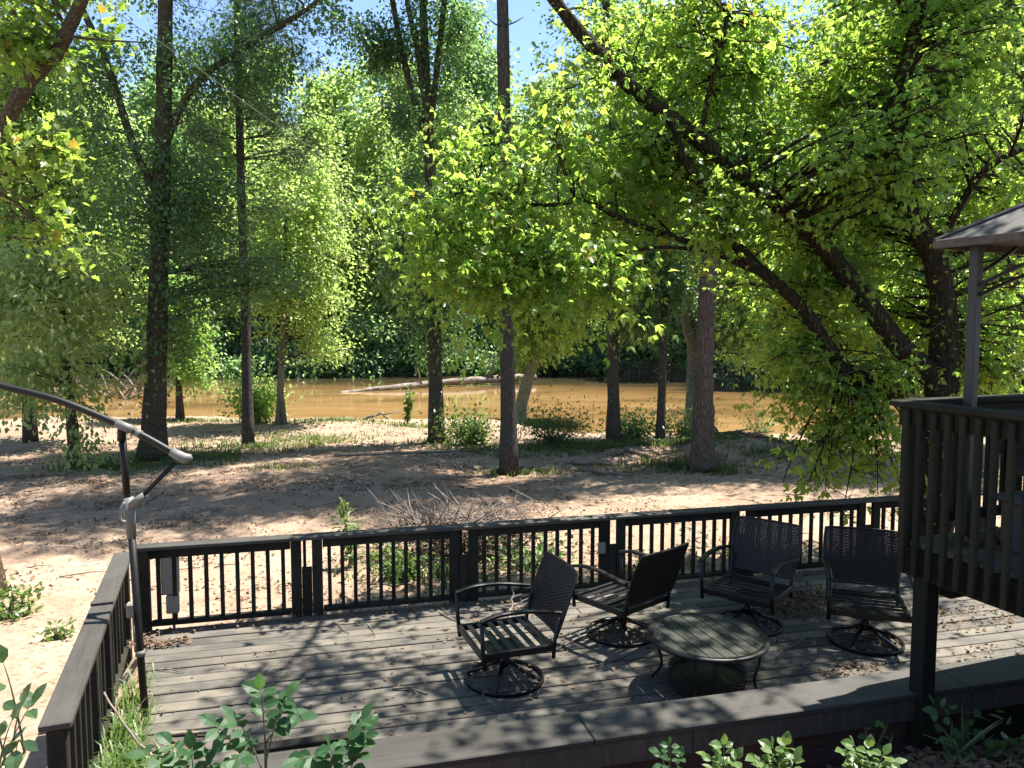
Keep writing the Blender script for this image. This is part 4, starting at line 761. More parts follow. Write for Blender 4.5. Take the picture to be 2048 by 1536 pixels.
bl = [((-13.83,22.3,4.95), (2.0, 1.6, 1.4)), ((-12.61,22.5,5.97), (1.6, 1.4, 1.3)), ((-13.84,22.5,7.38), (2.0, 1.6, 1.3)), ((-12.12,22.8,7.87), (1.2, 1.4, 1.2)), ((-13.72,22.5,9.9), (2.0, 1.8, 1.5)), ((-12.62,22.3,3.23), (1.5, 1.2, 0.8)), ((-11.54,22.6,5.26), (0.9, 1.2, 1.0), 0.8), ((-14.54,22.3,2.37), (1.4, 1.2, 0.8)), ((-13.1,22.5,13.99), (2.4, 2.2, 1.8), 0.6)]
tree('leafy_left_tree', 'bright yellow-green tree filling the left side behind the maple leaves', sk, bl, 480, 10, 12, 0.95, (0.11, 0.19), M['l_far1'], M['bark_brown'], br_r=0.008, wide=1.3, soft=0.6)
for nm, lb_, x, y, hgt, mt_ in (('bank_tree', 'leafy tree behind the right side of the box elder, nearer the pine', 9.6, 21.0, 16, 'l_light'), ('bank_tree', 'leafy tree behind the gazebo post at the right edge', 13.2, 20.5, 17, 'l_far2')):
    z = gh(x, y); sk = [([(x, y, z-0.05), (x+0.1, y, z+hgt*0.3), (x-0.1, y, z+hgt*0.6), (x, y, z+hgt)], [0.16, 0.14, 0.10, 0.04])]
    bl = [((x+rng.uniform(-2, 2), y+rng.uniform(-1.2, 1.2), z+hgt*f), (1.7, 1.5, 1.1)) for f in np.linspace(0.25, 1.05, 10)]
    tree(nm, lb_, sk, bl, 380, 10, 11, 1.0, (0.12, 0.21), M[mt_], M['bark_brown'], br_r=0.008, wide=1.3, soft=0.6)

# ---------------------------------------------------------------- woods on the far bank
def far_proto(seed, hgt, wid, mat_, nt=430):
    global rng
    rng = np.random.default_rng(seed)
    sk = [([(0, 0, -0.3), (0.2, 0, hgt*0.3), (-0.2, 0.1, hgt*0.6), (0, 0, hgt*0.95)], [0.34, 0.28, 0.2, 0.06])]
    bl = []
    for f in np.linspace(0.05, 0.97, 17):
        w_ = wid*(math.sin(min(1, f*1.15+0.12)*math.pi)**0.6*0.55+0.3); a_ = rng.uniform(0, 6.28); q = rng.uniform(0.1, 0.75)
        bl.append(((math.cos(a_)*w_*q, math.sin(a_)*w_*q, hgt*f), (w_*rng.uniform(0.55, 0.85), w_*rng.uniform(0.55, 0.85), hgt*rng.uniform(0.07, 0.11))))
    br, P, D, N, S = grow(sk, bl, nt, 10, 12, 2.1, (0.27, 0.48), droop=0.4, br_r=0.006, flat=0.6, up=0.7)
    return (trunk_mb(sk, 8).mesh('trunk', M['bark_brown'], True), br.mesh('branches', M['bark_brown'], True), leaf_mesh('crown', P, D, N, S, T_SIMPLE, M[mat_]))
protos = [far_proto(11, 21, 5.6, 'l_far1'), far_proto(12, 23, 5.8, 'l_far2'), far_proto(13, 22, 6.0, 'l_far3'), far_proto(14, 19, 5.0, 'l_far1'), far_proto(15, 17, 5.2, 'l_far2')]
rng = np.random.default_rng(99)
TONE = ['bright yellow-green', 'mid-green', 'dark blue-green', 'sunny yellow-green', 'fresh green']
ORD = 'first second third fourth fifth sixth seventh eighth ninth tenth eleventh twelfth thirteenth fourteenth fifteenth sixteenth seventeenth eighteenth'.split()
def far_row(xs, y0, kinds, scale, rowname, group):
    for i, x in enumerate(xs):
        p = protos[kinds[i % len(kinds)]]; y = float(far_y(x))+y0+rng.uniform(-1.5, 1.5); s = scale*rng.uniform(0.92, 1.1)
        t = thing('woodland_tree', '%s tree, %s from the left in the %s of the far woods' % (TONE[kinds[i % len(kinds)]], ORD[i], rowname), 'tree', (x, y, gh(x, y)-0.1), rng.uniform(0, 6.28), group)
        t.scale = (s, s, s*rng.uniform(0.94, 1.06))
        for nm, me in zip(('trunk', 'branches', 'crown'), p):
            q = link(nm, me, t)
            if nm == 'branches': q['kind'] = 'stuff'
far_row([-46, -38, -31, -24.5, -18, -11.5, -5.5, 1, 8, 15, 22, 29.5, 37, 45], 6.0, [1, 0, 1, 0, 0, 3, 0, 4, 1, 4, 2, 1, 2, 1], 1.0, 'front row', 'front row of the far woods')
far_row([-60, -51, -42, -34, -26, -18, -11, -4, 4, 12, 20, 29, 38, 47, 57], 17.0, [2, 1, 0, 1, 0, 0, 0, 1, 0, 1, 2, 1, 2, 1, 2], 1.25, 'back row', 'back row of the far woods')
def far_under(name, label, mat_, n_c, n_l, z_hi, y_off, seed):
    g = np.random.default_rng(seed); x = g.uniform(-60, 60, n_c); zc = -0.7+(z_hi*(0.55+0.45*np.sin(x*0.31+seed)))*g.random(n_c)**1.2; rad = g.uniform(0.7, 1.9, n_c)
    yc = far_y(x)+y_off+g.uniform(-0.9, 1.8, n_c)+0.18*zc; d = g.normal(size=(n_c, n_l, 3)); d /= np.linalg.norm(d, axis=2, keepdims=True); q = g.random((n_c, n_l, 1))**0.35
    P = (np.stack([x, yc, zc], 1)[:, None]+d*q*(rad[:, None, None]*np.array((1.25, 0.9, 0.75)))).reshape(-1, 3); d = d.reshape(-1, 3); k = P[:, 2] > -1.28; P, d = P[k], d[k]; n = len(P)
    D = d*0.6+g.normal(size=(n, 3))*0.6; D[:, 2] -= 0.45; N = d*0.6+g.normal(size=(n, 3))*0.45; N[:, 2] += 0.6
    tag(link(name, leaf_mesh(name, P, D, N, g.uniform(0.24, 0.46, n), T_SIMPLE, M[mat_])), label, 'undergrowth', kind='stuff')
far_under('undergrowth', 'blue-green leafy undergrowth overhanging the far edge of the river', 'l_far3', 320, 130, 6.5, 1.2, 3)
far_under('waterside_shrubs', 'sunlit green shrubs leaning out over the water of the far bank', 'l_far2', 190, 120, 4.2, -0.7, 5)
far_under('high_undergrowth', 'lighter green shrubs climbing between the trunks of the far woods', 'l_far2', 240, 150, 10.0, 3.0, 4)

# ---------------------------------------------------------------- bushes, grass, litter on the sand
def bush(name, label, c, r, n, leaf, mat_, T=T_SIMPLE, cat='bush', group='bushes along the near bank', stems=9):
    x, y = c; z = gh(x, y); t = thing(name, label, cat, (x, y, z), 0, group); mb = MB(); P, D = [], []
    for k in range(stems):
        a_ = rng.uniform(0, 6.28); q = rng.uniform(0.2, 1.0); tip = Vector((x+math.cos(a_)*r[0]*q, y+math.sin(a_)*r[1]*q, z+r[2]*rng.uniform(0.65, 1.1)*(1.1-0.35*q)))
        b0 = Vector((x+rng.normal()*0.06, y+rng.normal()*0.06, z-0.03)); mid = b0.lerp(tip, 0.5)+Vector((0, 0, r[2]*0.15)); pa = [b0.lerp(mid, u).lerp(mid.lerp(tip, u), u) for u in np.linspace(0, 1, 6)]
        mb.tube(pa, [0.014, 0.012, 0.009, 0.007, 0.005, 0.002], 4, cap=False); m = n//stems; u = rng.uniform(0.12, 1.0, m)
        B = np.array([tuple(b0.lerp(mid, w_).lerp(mid.lerp(tip, w_), w_)) for w_ in u]); sp = 0.30*min(r)
        P.append(B+rng.normal(size=(m, 3))*sp*(0.5+u[:, None])*np.array((1, 1, 0.8))); d = rng.normal(size=(m, 3)); d[:, 2] -= 0.2; D.append(d)
    P = np.concatenate(P); P[:, 2] = np.maximum(P[:, 2], z+0.02); D = np.concatenate(D); N = rng.normal(size=P.shape)*0.5; N[:, 2] += 0.9
    mb.build('stems', M['stem'], t, world=True); link('foliage', leaf_mesh('foliage', P, D, N, rng.uniform(leaf[0], leaf[1], len(P)), T, M[mat_]), t, world=True)
    return t
bush('round_bush', 'bright round bush at the water beside the slender pine', (-8.95, 26.6), (0.95, 0.9, 1.5), 2600, (0.10, 0.18), 'l_light', stems=14)
bush('bank_bush', 'sunlit yellow-green bush left of the middle trunk', (-0.95, 21.6), (1.3, 0.8, 0.85), 1900, (0.08, 0.14), 'l_weed', stems=13)
bush('bank_bush', 'feathery green bush right of the middle trunk with tall sprays', (1.15, 21.2), (1.5, 0.8, 1.05), 2200, (0.08, 0.15), 'l_sap', T_NARROW, stems=16)
bush('bank_bush', 'low green bush between the vine-hung trunk and the thin one', (3.4, 22.2), (1.2, 0.7, 0.85), 1600, (0.08, 0.14), 'l_far2', stems=10)
bush('bank_bush', 'leafy green bush right of the thin dark trunk', (4.85, 22.0), (1.1, 0.7, 0.95), 1600, (0.08, 0.15), 'l_far2', T_NARROW, stems=12)
bush('bank_bush', 'sparse sprays of leaves at the water right of the flared roots', (7.6, 23.2), (0.7, 0.6, 1.0), 420, (0.08, 0.15), 'l_far2', T_NARROW, stems=8)
bush('bank_bush', 'sunlit weeds at the river edge below the hanging branches', (8.6, 20.6), (1.1, 0.9, 0.75), 1500, (0.08, 0.15), 'l_weed', stems=12)
bush('tall_weed', 'single tall pale weed standing at the water left of the forked trunk', (-3.55, 26.0), (0.12, 0.12, 1.35), 170, (0.12, 0.2), 'l_weed', cat='weed', stems=3)
bush('tall_weed', 'tall bright weed poking above the railing left of the brush pile', (-2.15, 10.0), (0.12, 0.12, 1.05), 150, (0.10, 0.17), 'l_weed', T_NARROW, cat='weed', stems=3)
bush('weed_clump', 'bright weeds at the foot of the brush pile behind the railing', (-1.3, 9.5), (0.65, 0.4, 0.38), 420, (0.06, 0.11), 'l_weed', cat='weeds', stems=14)
bush('weed_clump', 'green weeds behind the railing on the right side of the brush pile', (0.25, 9.9), (0.7, 0.4, 0.35), 330, (0.06, 0.11), 'l_far2', cat='weeds', stems=13)
bush('weed_clump', 'small sunlit weed on the sand left of the railing corner', (-4.6, 7.6), (0.3, 0.2, 0.12), 90, (0.04, 0.08), 'l_weed', cat='weeds', stems=8)
bush('weed_clump', 'low weeds by the maple foot at the left edge', (-5.5, 8.15), (0.35, 0.3, 0.30), 260, (0.05, 0.10), 'l_weed', cat='weeds', stems=10)
def blades(name, label, spots, hrange, mat_, cat='grass', wid=0.012, keep=1.0):
    V, k = [], 0; Ps = []
    for cx, cy_, rx, ry, n in spots:
        a_ = rng.uniform(0, 6.28, n); q = rng.random(n)**0.8*(0.95+0.35*np.sin(a_*3+cx)+0.2*np.sin(a_*5+cy_)); Ps.append(np.stack([cx+np.cos(a_)*q*rx, cy_+np.sin(a_)*q*ry], 1))
    XY = np.concatenate(Ps); XY = XY[rng.random(len(XY)) < keep]; n = len(XY); z = ground_h(XY[:, 0], XY[:, 1]); h = rng.uniform(*hrange, n); d = rng.uniform(0, 6.28, n); l_ = h*rng.uniform(0.3, 0.9, n)
    B = np.stack([XY[:, 0], XY[:, 1], z-0.01], 1); dx = np.stack([np.cos(d), np.sin(d), 0*d], 1); sx = np.stack([-np.sin(d), np.cos(d), 0*d], 1)*(wid*rng.uniform(0.6, 1.4, n))[:, None]
    m1 = B+dx*(l_*0.35)[:, None]+np.array((0, 0, 1.0))*(h*0.75)[:, None]; tp = B+dx*l_[:, None]+np.array((0, 0, 1.0))*(h*rng.uniform(0.55, 1.0, n))[:, None]
    V = np.stack([B-sx, B+sx, m1-sx*0.8, m1+sx*0.8, tp], 1).reshape(-1, 3); F = (np.array([(0, 1, 3), (0, 3, 2), (2, 3, 4)])[None]+(np.arange(n)*5)[:, None, None]).reshape(-1, 3)
    return tag(link(name, tri_mesh(name, V, F, M[mat_])), label, cat, kind='stuff')
spots = [(-8.6, 19.4, 2.2, 1.5, 2600), (-7.2, 21.6, 2.2, 1.4, 1800), (-6.0, 23.0, 2.2, 1.2, 1400), (-9.4, 17.9, 1.4, 0.9, 1100), (-6.3, 26.6, 3.0, 1.0, 1500), (-11.5, 27.3, 2.6, 0.9, 1300), (-2.3, 22.3, 1.1, 0.8, 500), (-0.6, 20.4, 1.5, 1.0, 900), (1.6, 20.4, 2.2, 1.2, 2600), (3.6, 20.8, 1.8, 1.2, 2600), (5.0, 20.3, 1.6, 0.9, 1300),
         (3.8, 17.9, 1.9, 1.1, 1500), (4.6, 17.2, 0.7, 0.5, 500), (0.6, 17.6, 0.8, 0.4, 300), (-0.3, 17.4, 0.5, 0.4, 260), (8.2, 20.2, 1.6, 1.2, 1500), (-3.4, 25.8, 1.6, 0.7, 500), (6.2, 18.6, 1.3, 0.8, 500), (-5.2, 17.0, 0.8, 0.5, 200), (10.5, 17.0, 2.0, 1.4, 900), (-0.9, 9.6, 1.1, 0.6, 500), (1.9, 9.8, 1.0, 0.5, 160), (3.4, 10.4, 1.2, 0.6, 160)]
blades('bank_grass', 'short grass and weeds growing in patches round the trunks', spots, (0.04, 0.18), 'grass', wid=0.013, keep=0.75)
blades('deck_side_grass', 'long bright grass growing between the side railing and the deck boards', [(-2.45, 4.55, 0.14, 0.34, 230), (-2.62, 5.0, 0.13, 0.33, 200), (-2.85, 5.55, 0.10, 0.3, 80), (-2.2, 4.5, 0.25, 0.2, 120)], (0.12, 0.32), 'l_weed', wid=0.006)
def litter(name, label, spots, size, zf, cat='leaf litter', mat_='litter'):
    Ps = []
    for cx, cy_, rx, ry, n, dz, ang in spots:
        a_ = rng.uniform(0, 6.28, n); q = np.sqrt(rng.random(n)); x0, y0 = np.cos(a_)*q*rx, np.sin(a_)*q*ry
        Ps.append(np.stack([cx+x0*math.cos(ang)-y0*math.sin(ang), cy_+x0*math.sin(ang)+y0*math.cos(ang), rng.random(n)*dz], 1))
    P = np.concatenate(Ps); P[:, 2] += zf(P[:, 0], P[:, 1]); n = len(P); D = rng.normal(size=(n, 3)); D[:, 2] *= 0.25; N = rng.normal(size=(n, 3))*0.45; N[:, 2] += 1
    T = (T_BIG[0].copy(), T_BIG[1]); T[0][:, 2] += 0.45*abs(T[0][:, 1])
    return tag(link(name, leaf_mesh(name, P, D, N, rng.uniform(*size, n), T_OVATE if n > 2500 else T, M[mat_])), label, cat, kind='stuff')
zdk = lambda x, y: np.full(len(x), 0.008)
def du(u, v): p = dk(u, v); return p.x, p.y
sp = []
for u in np.arange(-3.3, 6, 0.3): x, y = du(u, -0.10); sp.append((x, y, 0.22, 0.055, int(rng.integers(12, 40)), 0.03, A))
for c, n in (((-0.06, 5.90), 55), ((0.99, 6.80), 150), ((2.2, 7.0), 170), ((3.13, 6.62), 190)): sp.append((c[0], c[1], 0.29, 0.29, n, 0.035, 0))
sp += [(3.0, 7.6, 0.55, 0.35, 700, 0.10, A), (2.65, 7.45, 0.4, 0.3, 380, 0.07, A), (4.3, 7.2, 0.5, 0.4, 170, 0.03, A), (4.2, 6.2, 0.6, 0.35, 190, 0.03, A), (2.15, 5.62, 0.28, 0.12, 120, 0.03, A), (2.75, 6.05, 0.3, 0.12, 70, 0.02, A), (0.0, 7.3, 0.5, 0.2, 60, 0.02, A), (-3.1, 6.55, 0.28, 0.12, 170, 0.05, A), (-2.3, 4.9, 0.25, 0.12, 60, 0.02, A), (1.4, 6.2, 2.8, 1.3, 330, 0.006, A), (-1.4, 5.8, 1.6, 0.9, 120, 0.006, A), (1.5, 5.5, 2.2, 0.25, 90, 0.006, A)]
litter('deck_leaf_litter', 'dry brown leaves gathered along the railing and under the chairs', sp, (0.022, 0.058), zdk)
litter('upper_deck_leaf_litter', 'brown leaves lying on the upper deck boards', [(up(0.5, 0.3).x, up(0.5, 0.3).y, 0.4, 0.12, 160, 0.05, UB), (up(0.8, 1.1).x, up(0.8, 1.1).y, 0.6, 0.25, 90, 0.02, UB)], (0.025, 0.06), lambda x, y: np.full(len(x), UZ+0.004))
mb = MB()
for k in range(210):
    u_, v_ = rng.uniform(-2.6, 5.5), -2.9+2.8*rng.random()**0.7; p_ = dk(u_, v_, 0.005); a_ = rng.uniform(0, 6.28); L_ = rng.uniform(0.03, 0.16); e_ = p_+Vector((math.cos(a_)*L_, math.sin(a_)*L_, 0.002))
    mb.tube([p_, p_.lerp(e_, 0.5)+Vector((rng.normal()*0.008, rng.normal()*0.008, 0.004)), e_], [0.0026, 0.0022, 0.0012], 4, cap=False)
tag(mb.build('deck_twig_litter', M['stick']), 'fine twig bits scattered over the deck boards', 'twigs', kind='stuff')
zg = lambda x, y: ground_h(x, y)+0.006
litter('slope_leaf_litter', 'brown leaves covering the dark slope below the front wall', [(3.0, 4.5, 1.6, 0.45, 1300, 0.03, A), (1.2, 4.0, 1.6, 0.5, 500, 0.03, A)], (0.03, 0.07), zg)
gsp = [(rng.uniform(-13, 12), rng.uniform(8.6, 25), rng.uniform(0.3, 1.3), rng.uniform(0.2, 0.7), int(rng.integers(30, 150)), 0.014, 0) for _ in range(360)]
gsp += [(rng.uniform(-7, 6), rng.uniform(7.6, 11), 0.6, 0.4, 22, 0.01, 0) for _ in range(60)]
litter('sand_leaf_litter', 'scattered dry leaves and crumbs on the sand', gsp, (0.03, 0.075), zg)

mb = MB()
for k in range(420):
    x_, y_ = rng.uniform(-12, 11), rng.uniform(8.4, 25); a_ = rng.uniform(0, 6.28); L_ = rng.uniform(0.12, 0.6); p_ = Vector((x_, y_, gh(x_, y_)+0.012)); e_ = p_+Vector((math.cos(a_)*L_, math.sin(a_)*L_, 0.0)); e_.z = gh(e_.x, e_.y)+0.015
    mb.tube([p_, p_.lerp(e_, 0.5)+Vector((rng.normal()*0.03, rng.normal()*0.03, 0.012)), e_], [0.009, 0.007, 0.004], 4, cap=False)
tag(mb.build('sand_twig_litter', M['darkstick']), 'small dark twigs strewn over the sand', 'twigs', kind='stuff')

# ---------------------------------------------------------------- sticks and logs
def stick(name, label, pts, r, mat_, zoff=None, twigs=0, cat='stick', group=None, flat_=None):
    P_ = [Vector(p) for p in pts]
    t = thing(name, label, cat, P_[0], 0, group) if twigs else None
    sp_ = spline(P_, 4); sp_ = [p+Vector((rng.normal()*r*0.5, rng.normal()*r*0.5, 0)) for p in sp_]; mb = MB(); mb.tube(sp_, [r*(1-0.55*i/len(sp_)) for i in range(len(sp_))], 6, jit=0.12)
    o = mb.build('stem' if t else name, M[mat_], t, True, world=bool(t))
    if not t: tag(o, label, cat, group)
    for k in range(twigs):
        a_ = sp_[int(len(sp_)*rng.uniform(0.25, 0.85))]; d = (sp_[-1]-sp_[0]).normalized(); n_ = Vector((-d.y, d.x, 0))*rng.choice((-1, 1)); e = a_+(d*0.6+n_)*rng.uniform(0.06, 0.22)*max(1, r/0.012)+Vector((0, 0, rng.uniform(0.0, 0.04)))
        mb = MB(); mb.tube([a_, a_.lerp(e, 0.5)+Vector((0, 0, 0.01)), e], [r*0.5, r*0.35, r*0.15], 5); mb.build('side_twig', M[mat_], t, True, world=True)
    return o
S_ = [('lichen-grey forked branch standing against the railing behind the first chair', [(-0.02,7.08,0.02), (0.0,7.29,0.06), (0.01,7.39,0.2)], 0.016, 'stick', 3),
      ('long thin stick on the boards between first and second chair', [(0.35,6.4,0.01), (0.56,6.63,0.01), (0.73,6.8,0.01), (0.94,6.86,0.02)], 0.009, 'stick', 2),
      ('curved twig on the boards in front of the second chair', [(0.63,6.08,0.01), (0.84,6.21,0.01), (1.03,6.37,0.01), (1.17,6.58,0.01)], 0.006, 'darkstick', 1),
      ('short thick bleached stick left of the first chair', [(-0.92,5.72,0.01), (-0.8,5.72,0.02), (-0.65,5.63,0.01)], 0.012, 'stick', 0),
      ('thin straight twig at the near left foot of the first chair', [(-0.32,5.82,0.01), (-0.24,5.67,0.01), (-0.16,5.51,0.01)], 0.006, 'stick', 0),
      ('pale crooked twig on the boards right of the round table', [(2.21,6.25,0.01), (2.33,6.42,0.01), (2.47,6.53,0.01), (2.64,6.7,0.02)], 0.007, 'stick', 1),
      ('forked pale twig lying near the front cap below the fourth chair', [(2.34,6.04,0.01), (2.47,6.2,0.01), (2.59,6.34,0.02)], 0.007, 'stick', 2),
      ('twig pointing at the railing left of the first chair', [(-0.7,7.29,0.01), (-0.57,7.13,0.01), (-0.42,6.98,0.01)], 0.008, 'stick', 1),
      ('thin dark twig on the left boards near the railing', [(-1.62,6.98,0.01), (-1.53,6.84,0.01), (-1.47,6.78,0.01)], 0.006, 'darkstick', 1),
      ('thin twig lying crosswise on the left boards', [(-1.36,7.03,0.01), (-1.27,6.84,0.01), (-1.23,6.69,0.01)], 0.005, 'stick', 1),
      ('curved dry twig on the boards right of the pole', [(-2.04,5.8,0.01), (-2.0,5.93,0.01), (-1.98,6.13,0.01)], 0.004, 'darkstick', 0),
      ('forked dry twig on the boards beside the pole', [(-2.86,6.04,0.01), (-2.79,6.04,0.02), (-2.64,6.0,0.01)], 0.006, 'stick', 2),
      ('rough peeled branch on the dirt at the near left of the deck', [(-2.37,5.05,0.01), (-2.2,5.06,0.02), (-2.03,5.05,0.03), (-1.89,5.03,0.02)], 0.018, 'stick', 0),
      ('stick poking up from the leaves behind the third chair', [(3.03,8.03,0.02), (3.04,7.78,0.03), (3.1,7.65,0.03)], 0.008, 'stick', 1),
      ('thin twig on the boards between the third and fourth chair', [(2.68,7.55,0.01), (2.76,7.41,0.01), (2.89,7.36,0.01)], 0.007, 'darkstick', 0)]
for lb_, pts, r, mt_, tw in S_: stick('fallen_stick', lb_, pts, r, mt_, twigs=tw, group='sticks fallen on the deck')
stick('propped_stick', 'pale bare stick leaning out of the grass against the side railing', [(-2.20, 4.62, 0.02), (-2.42, 4.72, 0.20), (-2.66, 4.83, 0.42)], 0.012, 'stick')
def on(x, y, dz=0.03): return (x, y, gh(x, y)+dz)
stick('fallen_branch', 'long thin bleached branch lying on the sand left of the middle trunk', [on(-4.6, 19.5), on(-3.0, 19.7), on(-1.4, 20.0), on(0.2, 20.4)], 0.045, 'stick', twigs=2, cat='branch')
for lb_, pts, r in (('short grey log lying by the grass left of the pinkish pine', [on(1.5, 18.5, 0.05), on(2.0, 18.35, 0.05), on(2.35, 18.1, 0.05)], 0.06), ('thin grey log angled towards the viewer left of the pinkish pine', [on(1.7, 17.7, 0.04), on(2.1, 17.2, 0.05), on(2.7, 16.9, 0.04)], 0.05), ('straight pale log slanting on the sand beside the grass', [on(2.9, 19.6, 0.06), on(3.4, 18.6, 0.05)], 0.065)):
    stick('small_log', lb_, pts, r, 'drift', cat='log', group='small logs on the sand')
stick('dead_branch', 'bare dead branch pointing up at the water edge left of the forked trunk', [on(-5.3, 27.2, 0.02), on(-4.9, 27.0, 0.2), on(-4.55, 26.9, 0.32), on(-4.35, 26.9, 0.12)], 0.06, 'drift', twigs=3, cat='branch')
for k, (x1, y1, bend, lb_) in enumerate(((7.6, 21.6, 0.25, 'dark root reaching right across the sand mound'), (8.0, 22.4, 0.35, 'long curling root over the water edge right of the flared trunk'), (7.2, 20.9, 0.2, 'short dark root nearest the viewer on the mound'))):
    stick('tree_root', lb_, [on(5.8, 23.0, 0.1), on(6.4, 22.4, 0.1+bend*0.4), on(7.0, 22.0-0.2*k, bend*0.6), on(x1, y1, 0.05)], 0.075, 'darkstick', twigs=3, cat='root', group='roots at the river edge')
lg = thing('driftwood_log', 'long pale fallen log lying across the shallow river', 'log', (-9.5, 47.2, -1.35))
mb = MB(); lp = spline([(-10.5, 46.6, -1.34), (-9.2, 47.6, -1.26), (-7.7, 48.5, -1.16), (-4.5, 51, -1.0), (-1.0, 53.4, -0.95), (1.6, 55.2, -0.9)], 8); mb.tube(lp, [0.11+0.17*i/len(lp) for i in range(len(lp))], 10, jit=0.22); mb.build('trunk', M['drift'], lg, True, world=True)
for x, y, z, dx, h in ((-5.9, 49.8, -1.0, -0.2, 1.0), (-1.6, 52.9, -0.8, 0.6, 1.7), (-1.3, 53.0, -0.8, -0.5, 1.3), (-1.0, 53.2, -0.8, 1.1, 0.9)):
    mb = MB(); mb.tube([(x, y, z), (x+dx*0.5, y-0.1, z+h*0.6), (x+dx, y-0.2, z+h)], [0.09, 0.06, 0.02], 5); mb.build('snag', M['drift'], lg, True, world=True)
dr = thing('driftwood_tangle', 'tangle of bleached dead branches in the water behind the left sapling', 'driftwood', (-24, 44, -1.35))
for k in range(26):
    a_ = rng.uniform(0, 6.28); L_ = rng.uniform(1.2, 3.4); b0 = Vector((-23.5+rng.normal()*1.6, 43.5+rng.normal()*0.8, -1.35)); e_ = b0+Vector((math.cos(a_)*L_, math.sin(a_)*L_*0.5, rng.uniform(0.3, 2.2)))
    mb = MB(); mb.tube(spline([b0, b0.lerp(e_, 0.5)+Vector((0, 0, rng.uniform(0, 0.5))), e_], 4), [0.07, 0.06, 0.055, 0.05, 0.045, 0.035, 0.028, 0.02, 0.01], 5); mb.build('dead_branch', M['drift'], dr, True, world=True)
# brush pile behind the railing
bp_ = thing('brush_pile', 'heap of grey twigs and cut branches behind the railing', 'brush pile', (-0.9, 10.6, gh(-0.9, 10.6)))
for k in range(46):
    c0 = Vector((rng.uniform(-2.0, 0.5), rng.uniform(10.1, 11.1), 0)); c0.z = gh(c0.x, c0.y)+rng.uniform(0, 0.35)*max(0, 1-abs(c0.x+0.5)/1.7); a_ = rng.uniform(-0.9, 0.9)+(math.pi if rng.random() < 0.5 else 0); L_ = rng.uniform(0.5, 1.3)
    e_ = c0+Vector((math.cos(a_)*L_, math.sin(a_)*L_*0.5, rng.uniform(0.0, 0.35))); mb = MB(); r_ = rng.uniform(0.006, 0.022)
    mb.tube(spline([c0, c0.lerp(e_, 0.5)+Vector((0, 0, rng.normal()*0.07)), e_], 3), [r_*f for f in (1, 0.95, 0.9, 0.8, 0.7, 0.55, 0.35)], 5); mb.build('branch', M['brush'], bp_, True, world=True)
mb = MB()
for k in range(330):
    left = rng.random() < 0.28
    if left: c0 = Vector((-1.25+rng.normal()*0.2, 10.5+rng.normal()*0.15, 0)); d = Vector((-0.35+rng.normal()*0.55, rng.normal()*0.5, rng.uniform(0.25, 1.0))).normalized(); L_ = rng.uniform(0.3, 0.78)
    else: c0 = Vector((rng.normal()*0.42-0.45, 10.6+rng.normal()*0.25, 0)); d = Vector((rng.normal(), rng.normal()*0.6, abs(rng.normal())*0.4)).normalized(); L_ = rng.uniform(0.3, 0.8)
    c0.z = gh(c0.x, c0.y)+rng.uniform(0.03, 0.5); e_ = c0+d*L_; mb.tube([c0, c0.lerp(e_, 0.5)+Vector((rng.normal()*0.05, rng.normal()*0.05, 0.04)), e_], [0.009, 0.007, 0.003], 4, cap=False)
mb.build('fine_twigs', M['brush'], bp_, True, world=True)['kind'] = 'stuff'
n = 1300; P = np.stack([rng.normal(size=n)*0.6-0.7, 10.3+rng.normal(size=n)*0.2, 0*rng.random(n)], 1); P[:, 2] = ground_h(P[:, 0], P[:, 1])+rng.random(n)*0.5; D = rng.normal(size=(n, 3)); N = rng.normal(size=(n, 3)); N[:, 2] += 0.4
link('dead_leaves', leaf_mesh('dead_leaves', P, D, N, rng.uniform(0.05, 0.1, n), T_OVATE, M['litter']), bp_, world=True)['kind'] = 'stuff'

# ---------------------------------------------------------------- overhead cable
def cable(name, label, pts, r):
    mb = MB(); mb.tube(spline(pts, 8), r, 6); tag(mb.build(name, M['wire'], None, True), label, 'cable')
cable('overhead_cable', 'grey cable slanting from the upper left down to the leaning tree', [(-3.4,6.0,5.46), (-3.23,6.56,5.35), (-2.81,7.11,5.09), (-2.07,7.67,4.6), (-0.65,8.22,3.83), (0.43,8.78,3.25), (1.37,9.33,2.8), (2.37,9.7,2.41), (3.72,9.9,2.06), (5.04,10.0,1.82)], 0.0032)
cable('thin_wire', 'thin wire running level between the leaning stems', [(3.64,9.7,2.03), (4.27,9.7,2.2), (4.92,9.75,2.48), (5.5,9.8,2.86)], 0.004)

